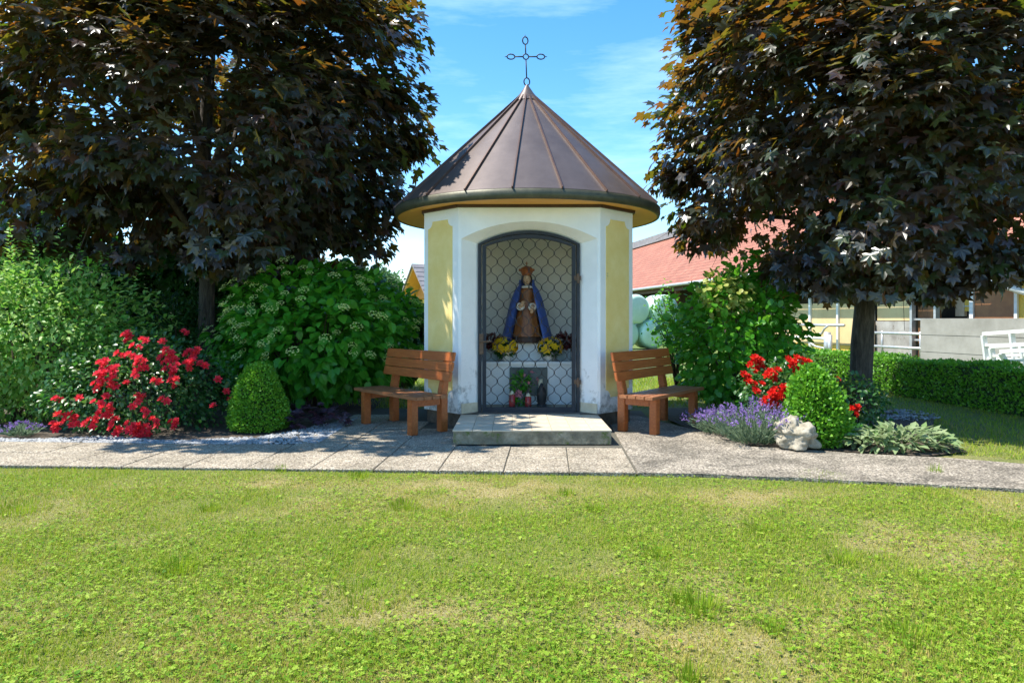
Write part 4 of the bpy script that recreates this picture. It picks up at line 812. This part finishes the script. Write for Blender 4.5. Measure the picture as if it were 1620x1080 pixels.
# ------------------------------------------------------------------ low plants and stones
def lavender(label, c, r, h, n, seed, flower=True):
    global rng
    rng = np.random.default_rng(seed); t = empty('lavender', (*c, 0), label, 'lavender', 'lavender clumps in the beds'); a = rng.random(n)*6.283; q = rng.random(n)**.6
    b0 = np.stack([c[0]+np.cos(a)*q*r[0]*.5, c[1]+np.sin(a)*q*r[1]*.5, np.zeros(n)], 1); tip = np.stack([np.cos(a)*q*r[0]*.95, np.sin(a)*q*r[1]*.95, h*(.75+.35*rng.random(n))*(1-.35*q)], 1); ln = np.linalg.norm(tip, axis=1)
    scatter('stems', T_BLADE, b0, tip, rng.normal(size=(n,3)), ln, M['lavleaf'], t, sx=.006/ln, kind='stuff')
    m_ = n*5; k = rng.integers(0, n, m_); f_ = rng.random(m_)*.75; P = b0[k]+tip[k]*f_[:, None]; scatter('foliage', T_SMALL, P, tip[k]+rng.normal(size=(m_,3))*.25*h, rng.normal(size=(m_,3)), .04+.03*rng.random(m_), M['lavleaf'], t, sx=.5, kind='stuff')
    if flower:
        k = np.repeat(np.arange(n)[rng.random(n) < .62], 11); m_ = len(k); P = b0[k]+tip[k]*(.84+.17*rng.random(m_))[:, None]+rng.normal(size=(m_,3))*.005
        scatter('flower_spikes', T_ROUND, P, rng.normal(size=(m_,3))+np.array([0,0,.6]), rng.normal(size=(m_,3)), .011+.008*rng.random(m_), M['lavflower'], t, kind='stuff')
lavender('purple flowering lavender clump next to the pale boulder', (2.46,7.0), (.42,.36), .44, 330, 131)
lavender('grey green lavender clump with few flowers beside a bench leg', (2.28,7.55), (.3,.28), .3, 150, 132, True)
lavender('small grey lavender clump at the edge of the pale paving by the roses', (-5.25,7.35), (.2,.15), .16, 70, 133)
rng = np.random.default_rng(140)
def rosette(name, label, c, r, h, n, T, size, m, cat, seed, sx=None, big=0):
    global rng
    rng = np.random.default_rng(seed); t = empty(name, (*c, 0), label, cat); a = rng.random(n)*6.283; q = rng.random(n)**.55; P = np.stack([c[0]+np.cos(a)*q*r[0], c[1]+np.sin(a)*q*r[1], h*(.25+.75*rng.random(n))*(1-.55*q*q)], 1)
    ti = np.stack([np.cos(a)*.8, np.sin(a)*.8, .5-.6*q], 1)+rng.normal(size=(n,3))*.35; no = np.stack([-.2*np.cos(a), -.2*np.sin(a)-.1, np.ones(n)], 1)+rng.normal(size=(n,3))*.25
    S_ = size*(.65+.6*rng.random(n))
    if big: leaves('leaf', T, P, ti, no, S_, m, t, big, 'foliage')
    else: scatter('foliage', T, P, ti, no, S_, m, t, sx=sx, kind='stuff')
rosette('coral_bells', 'low dark purple leaved plant between box cone and bench', (-2.3,8.0), (.42,.34), .26, 150, T_MAPLE, .065, M['heuchera'], 'plant', 141, big=60)
rosette('woolly_plant', 'low grey green woolly leaved plant at the edge of the concrete path', (3.72,6.62), (.52,.2), .22, 420, T_SMALL, .12, M['lamb'], 'plant', 142, sx=.9)
rosette('low_plant', 'low dull green ground plant at the foot of the small roses', (3.55,7.1), (.4,.25), .14, 260, T_SMALL, .07, M['roseleaf'], 'plant', 143)
# boulder
b = MB().ball((0,0,0), 1, 72); rs = random.Random(4)
dirs = [(Vector((rs.gauss(0,1), rs.gauss(0,1), rs.gauss(0,1))).normalized(), rs.uniform(.05,.2)) for _ in range(110)]
for v_ in b.v:
    n_ = v_.normalized(); f_ = 1+.06*math.sin(n_.x*5+1)*math.cos(n_.z*4)
    for dv, am in dirs:
        k = n_.dot(dv); 
        if k > .93: f_ += .9*am*min(1,(k-.93)/.05)*(1 if am > .12 else -1.5)
    f_ += .035*math.sin(n_.x*23+3*n_.y)*math.sin(n_.z*19+n_.x*7)+.03*math.sin(n_.y*31+n_.z*17)*math.sin(n_.x*29)+rs.uniform(-.012,.012)
    v_.xyz = Vector((n_.x*f_*.175, n_.y*f_*.15, max(-.1, n_.z*f_*.15)))+Vector((2.73,6.62,.115)) + Vector((-.03 if n_.z > .3 else .01, 0, 0))
b.build('boulder', M['boulder'], None, True, label='pale pitted limestone boulder between lavender and box bush', cat='boulder')
# pebbles
def pebbles(name, label, n, region, seed):
    r = np.random.default_rng(seed); tv, tf = [], []
    t = (np.array([(1,0,0),(0,1,0),(-1,0,0),(0,-1,0),(0,0,.7),(0,0,-.5),(.65,.65,.3),(-.65,.65,.3),(-.65,-.65,.3),(.65,-.65,.3)], float), [(6,4,0),(6,1,4),(7,4,1),(7,2,4),(8,4,2),(8,3,4),(9,4,3),(9,0,4),(0,1,6),(1,2,7),(2,3,8),(3,0,9)])
    P = region(r, n); N = len(P); global rng
    rng = r; scatter(name, t, P, np.stack([r.normal(size=N), r.normal(size=N), .2*r.normal(size=N)], 1), np.stack([.25*r.normal(size=N), .25*r.normal(size=N), np.ones(N)], 1), .008+.017*r.random(N)**2, M['pebble'], None, kind='stuff', label=label, cat='pebbles')
def strip(r, n):
    x = -1.95-4.2*r.random(n)**1.9; q = r.random(n); y = 6.735-.0547*x+q**1.3*(.26+.12*np.sin(x*4)); k = x > -2.72; y = np.where(k, 6.9+q*(.28+(x+2.72)*2.0), y); return np.stack([x, y, np.full(n, -.006)], 1)
pebbles('pebbles', 'strip of grey pebbles between paving and the left bed'.replace('left bed', 'rose bed'), 5200, strip, 151)
pebbles('pebbles', 'ring of grey pebbles round the grey maple trunk', 700, lambda r, n: (lambda a, q: np.stack([4.85+np.cos(a)*(.15+.5*q), 9.0+np.sin(a)*(.15+.45*q), np.full(n, .01)], 1))(r.random(n)*6.283, r.random(n)), 152)

# ------------------------------------------------------------------ barn and yard on the right
X0 = 14.2; bdir = Vector((-.168,1,0)).normalized(); bn = Vector((-1,-.168,0)).normalized()
def wy(x): return F_PX*X0/(x-627)
def wpt(x, off=0, z=0): Y = wy(x); return Vector((X0-.168*Y, Y, 0))+bn*off+Vector((0,0,z))
def wz(x, y): return pz(y, wy(x))
barn = empty('cattle_barn', wpt(1450), 'long cattle barn with red tiled roof and cream panelled stalls', 'barn')
def wbox(nm, xa, xb, z0, z1, o0, o1, m, parent=barn, **k):
    a, b = wpt(xa), wpt(xb); Z = lambda p, o, z: p+bn*o+Vector((0,0,z))
    return MB().hexa([Z(a,o0,z0),Z(b,o0,z0),Z(b,o1,z0),Z(a,o1,z0),Z(a,o0,z1),Z(b,o0,z1),Z(b,o1,z1),Z(a,o1,z1)]).build(nm, m, parent, **k)
def wtube(nm, pts, r, m, parent=barn):
    return MB().tube([wpt(x, o, z) for x, o, z in pts], r, 8).build(nm, m, parent, True)
EA = 3.42; RZ = 7.05; SPAN = 5.0
def rp_(Y, off, z): return Vector((X0-.168*Y, Y, 0))+bn*off+Vector((0,0,z))
Ya, Yb = 9.0, 75.0
rf = mesh([rp_(Ya,.7,EA-.5), rp_(Yb,.7,EA-.5), rp_(Yb,-SPAN,RZ), rp_(Ya,-SPAN,RZ), rp_(Ya,-2*SPAN-.7,EA-.5), rp_(Yb,-2*SPAN-.7,EA-.5)], [(0,1,2,3),(3,2,5,4)], M['tiles'], False, 'roof')
uvl = rf.uv_layers.new(); sl2 = math.hypot(SPAN+.7, RZ-EA+.5)
for i, u in enumerate(((0,0),(Yb-Ya,0),(Yb-Ya,sl2),(0,sl2),(0,0),(Yb-Ya,0),(Yb-Ya,sl2),(0,sl2))): uvl.data[i].uv = u
roofb = obj('roof', rf, barn)
MB().beam(rp_(Ya,-SPAN,RZ+.05), rp_(Yb,-SPAN,RZ+.05), .9, .5).build('ridge_cap', M['grey_ridge'], roofb)
MB().tube([rp_(Ya,.78,EA-.52), rp_(Yb,.78,EA-.52)], .075, 8).build('gutter', M['galv'], roofb, True)
MB().beam(rp_(Ya,.3,EA-.62), rp_(Yb,.3,EA-.62), .2, .3).build('eaves_beam', M['darkwood'], barn)
MB().hexa([rp_(Ya,-3.2,0), rp_(Yb,-3.2,0), rp_(Yb,-3.3,0), rp_(Ya,-3.3,0), rp_(Ya,-3.2,EA+1), rp_(Yb,-3.2,EA+1), rp_(Yb,-3.3,EA+1), rp_(Ya,-3.3,EA+1)]).build('inner_wall', M['black'], barn)  # rear sheet coloured near black to give the stalls their interior shade
MB().hexa([rp_(Yb,.0,0), rp_(Yb,-9,0), rp_(Yb+.2,-9,0), rp_(Yb+.2,0,0), rp_(Yb,0,EA), rp_(Yb,-9,EA), rp_(Yb+.2,-9,EA), rp_(Yb+.2,0,EA)]).build('end_wall', M['barn_cream'], barn)
# panels
for xa, xb in ((1222,1282),(1284,1326),(1328,1383)):
    wbox('wall_panel', xa+.6, xb-.6, .42, wz(1340,478), -.04, .0, M['barn_cream'])
    wbox('kick_board', xa+.6, xb-.6, .0, .41, -.05, -.004, M['barn_yellow'])
wbox('wall_panel', 1388, 1446, wz(1420,507), wz(1420,475), -.04, 0, M['barn_cream'])
wbox('concrete_wall', 1386.5, 1446.5, 0, wz(1420,508), -.2, .02, M['barn_conc'])
for x in (1150,1222,1283,1327): wbox('post', x-1.5, x+1.5, 0, EA-.5, -.05, .06, M['whitepaint'] if x > 1225 else M['darkwood'])
wbox('timber_post', 1270, 1276, wz(1272,480)+.05, EA-.45, -.5, -.3, M['rustdoor']); wbox('timber_post', 1076, 1079, 0, EA-.45, .1, .3, M['rustdoor'])
wbox('timber_post', 1383, 1388, 0, wz(1385,508), .08, .3, M['pinkpost']); wbox('post', 1383, 1386, wz(1385,507), EA-.5, .03, .1, M['whitepaint'])
for x in (1447,1485): wbox('post', x-1.8, x+1.8, 0, EA-.5, .0, .12, M['galv'])
wbox('sheet_door', 1449, 1483.2, .02, EA-.55, -.12, -.06, M['rustdoor'])
for y_ in (471,505,538): wbox('rung', 1449, 1483, wz(1466,y_)-.025, wz(1466,y_)+.025, .0, .05, M['galv'])
wbox('stall_board', 1488, 1541, 0, wz(1515,500), -.9, -.8, M['barn_conc'])
wbox('shade_board', 1488, 1541, wz(1515,457), EA-.5, -.3, -.2, M['black']); wbox('side_board', 1489, 1503, wz(1515,500), wz(1515,457), -.5, -.42, M['pinkpost']); wbox('side_board', 1526, 1538, wz(1515,492), wz(1515,457), -.3, -.2, M['rustdoor'])  # black board at the top stands in for the shade of the open bay
wbox('window', 1503.5, 1525.5, wz(1515,492), wz(1515,466), -.5, -.42, M['barn_yellow']); wbox('window_bar', 1503, 1526, wz(1515,484)-.015, wz(1515,484)+.015, -.42, -.39, M['galv'])
wbox('upper_wall', 1531, 1760, wz(1570,418), EA-.45, -.06, 0, M['barn_yellow'])
wbox('side_wall', 1612, 1760, 0, wz(1570,418)-.002, -.06, 0, M['barn_yellow'])
wbox('door_panel', 1542.5, 1606.5, .3, wz(1570,425), -.05, .01, M['ply'])
for xa, xb, za, zb in ((1536,1542,.3,wz(1570,418)),(1607,1612,.3,wz(1570,418))): wbox('door_jamb', xa, xb, za, zb, -.05, .05, M['whitepaint'])
wbox('door_head', 1536, 1612, wz(1570,424), wz(1570,418)-.004, -.05, .048, M['whitepaint'])
wtube('drain_pipe', [(1568,.25,wz(1575,441)),(1640,.25,wz(1625,464))], .075, M['whitepaint'])
# concrete yard wall
yw = empty('yard_wall', wpt(1560,1.0), 'low pale concrete yard wall in front of the plywood door', 'wall')
for k in range(3): wbox('wall_course', 1514, 1740, .02+k*.415, .02+k*.415+.411, .8, 1.05, M['barn_conc_light'], yw, bevel=.008)
wbox('wall_base', 1513.6, 1741, -.05, .019, .79, 1.06, M['barn_conc_light'], yw)
# tubular gate
g = empty('tubular_gate', wpt(1450,.9), 'white tubular gate rails before the rusty barn door', 'gate')
for y_ in (527,549,571): wtube('rail', [(1386,.6,wz(1450,y_)),(1512,.6,wz(1450,y_))], .038, M['galv'], g)
for x in (1426,1489,1509): wtube('upright', [(x,.6,.2),(x,.6,wz(1450,526)+.04)], .032 if x < 1500 else .05, M['galv'], g)
# stall barrier
g = empty('stall_barrier', wpt(1310,.5), 'bent galvanised stall barrier tubes before the cream barn panels', 'barrier')
H1, H2, H3 = wz(1310,514), wz(1310,533), wz(1310,545)
wtube('rail', [(1262,.35,H1),(1352,.35,H1)], .045, M['galv'], g); wtube('rail', [(1268,.7,H2),(1342,.7,H2-.03)], .045, M['whitepaint'], g)
for x in (1276,1326): wtube('loop_tube', [(x+3,.4,H1),(x-4,.4,H1-.12),(x-8,.4,H2+.12),(x-18,.4,H2+.1),(x-27,.4,H2-.02),(x-27,.4,H3+.05),(x-18,.4,H3-.06),(x-4,.4,H3-.1),(x+3,.4,H3-.35)], .035, M['galv'], g)
wtube('post', [(1341,.7,0),(1341,.7,H2+.18)], .11, M['galv'], g); wtube('post', [(1348,.75,0),(1348,.75,H2+.1)], .07, M['galv'], g)
# stacked feeding frames
for k, (xa, xb, top, off, lab) in enumerate(((1556,1640,528,1.9,'tall white steel feeding frame leaning on the concrete yard wall'),(1568,1660,548,2.6,'middle white steel feeding frame stacked before the yard wall'),(1584,1680,556,3.2,'short white steel feeding frame, foremost of the stack by the yard wall'))):
    def fp(x, yy, o): 
        Xl = X0-off*1.014; Y = F_PX*Xl/(x-627); return Vector((Xl-.168*Y, Y, pz(yy, Y)))
    g = empty('feeding_frame', fp(xa, 600, off), lab, 'frame', 'white feeding frames stacked at the yard wall'); bt = 612
    a, b2 = fp(xa, top, 0), fp(xb, top-6, 0); MB().beam(a, b2, .07, .07).build('top_rail', M['whitepaint'], g)
    lean = Vector((.35 if k == 2 else .12, 0, 0))
    for q in (a, b2, a.lerp(b2, .55)): MB().beam(q-Vector((0,0,.036)), Vector((q.x, q.y, .0))+lean, .09, .06).build('leg', M['whitepaint'], g)
    for hz in (.45,.75): MB().beam(Vector((a.x,a.y,0)).lerp(a, hz)+lean*(1-hz), Vector((b2.x,b2.y,0)).lerp(b2, hz)+lean*(1-hz), .05, .05).build('rail', M['whitepaint'], g)
# silage bales
def bale(x, y, z, lab):
    b = MB().lathe([(.0,-.6),(.5,-.6),(.6,-.55),(.635,-.45),(.64,0),(.635,.45),(.6,.55),(.5,.6),(0,.6)], 28); Rm = Matrix.Rotation(R(90), 3, 'X') ; Rz = Matrix.Rotation(R(20), 3, 'Z')
    for v_ in b.v: v_.xyz = Rz @ (Rm @ v_) + Vector((x, y, z))
    b.build('silage_bale', M['bale'], None, True, label=lab, cat='bale', group='wrapped silage bales in front of the barn')
for i, x in enumerate((4.7,6.0,7.25)):
    bale(x, 30+i*.3, .60, ['pale mint wrapped silage bale on the ground, half hidden by the shrine wall','pale mint wrapped silage bale on the ground behind the thin open shrub','pale mint wrapped silage bale on the ground behind the round leaved shrub'][i])
    if i < 2: bale(x+.5, 30.1+i*.3, 1.68, ['upper pale mint wrapped silage bale next to the shrine wall','upper pale mint wrapped silage bale next to the barn post'][i])
# house behind the shrine, garden wall, far tree
h = empty('house', (-3.3,30,0), 'yellow house with tiled gable and orange boards far behind', 'house')
def hb(mb, nm, m, par=h, **k):
    Rz = Matrix.Rotation(R(-58), 4, 'Z')
    for v_ in mb.v: v_.xyz = (Rz @ v_)+Vector((-3.75,30,0))
    return mb.build(nm, m, par, **k)
hb(MB().box((-.85,0,0),(.85,7,2.1)), 'wall', M['barn_yellow'])
hb(MB().add([(-1.05,-.02,2.15),(1.05,-.02,2.15),(0,-.02,3.33)], [(0,1,2)]), 'gable_boards', M['orangewood'])
hb(MB().hexa([(-1.3,-.6,2.1),(0,-.6,3.42),(0,7.2,3.42),(-1.3,7.2,2.1),(-1.3,-.6,2.2),(0,-.6,3.55),(0,7.2,3.55),(-1.3,7.2,2.2)]), 'roof_slope', M['soffit'])
hb(MB().hexa([(1.3,-.6,2.1),(0.001,-.6,3.42),(0.001,7.2,3.42),(1.3,7.2,2.1),(1.3,-.6,2.2),(0.001,-.6,3.55),(0.001,7.2,3.55),(1.3,7.2,2.2)]), 'roof_slope', M['soffit'])
for s in (-1,1):
    for k in range(7):
        t0, t1 = k/7, (k+1)/7-.01; hb(MB().hexa([(s*1.36*(1-t0),-.66,2.17+1.38*t0),(s*1.36*(1-t1),-.66,2.17+1.38*t1),(s*1.36*(1-t1),7.2,2.17+1.38*t1),(s*1.36*(1-t0),7.2,2.17+1.38*t0),(s*1.36*(1-t0),-.66,2.27+1.40*t0),(s*1.36*(1-t1),-.66,2.25+1.40*t1),(s*1.36*(1-t1),7.2,2.25+1.40*t1),(s*1.36*(1-t0),7.2,2.27+1.40*t0)]), 'tile_row', M['grey_ridge'])
MB().box((-9,24.5,-.05),(1.5,24.7,.35)).build('garden_wall', M['beige'], None, label='low beige garden wall far behind the bench', cat='wall')
def fartree(loc, h_, r_, seed, lab):
    global rng
    rng = np.random.default_rng(seed); t = empty('broadleaf_tree', (*loc,0), lab, 'tree'); MB().tube([(*loc,0),(loc[0],loc[1],h_*.5),(loc[0],loc[1],h_*.9)], [.22,.15,.04], 8).build('trunk', M['bark'], t, True)
    n = 3800; d = sphere_dirs(n); q = .35+.65*rng.random(n)**.6; P = np.array([loc[0],loc[1],h_*.6])+d*np.array([r_,r_,h_*.42])*(q*lump(d, seed, .25, 5))[:, None]
    scatter('crown', T_OVATE, P, d+rng.normal(size=(n,3))*.5, d*.4+np.array([0,0,.7])+rng.normal(size=(n,3))*.4, .22*(.6+.7*rng.random(n)), M['fartree'], t, kind='stuff')
fartree((-8.6,46), 4.7, 1.7, 201, 'small grey green tree far behind the flowering shrub')
fartree((-14.5,44), 5.2, 2.6, 202, 'grey green tree far behind the copper maple')
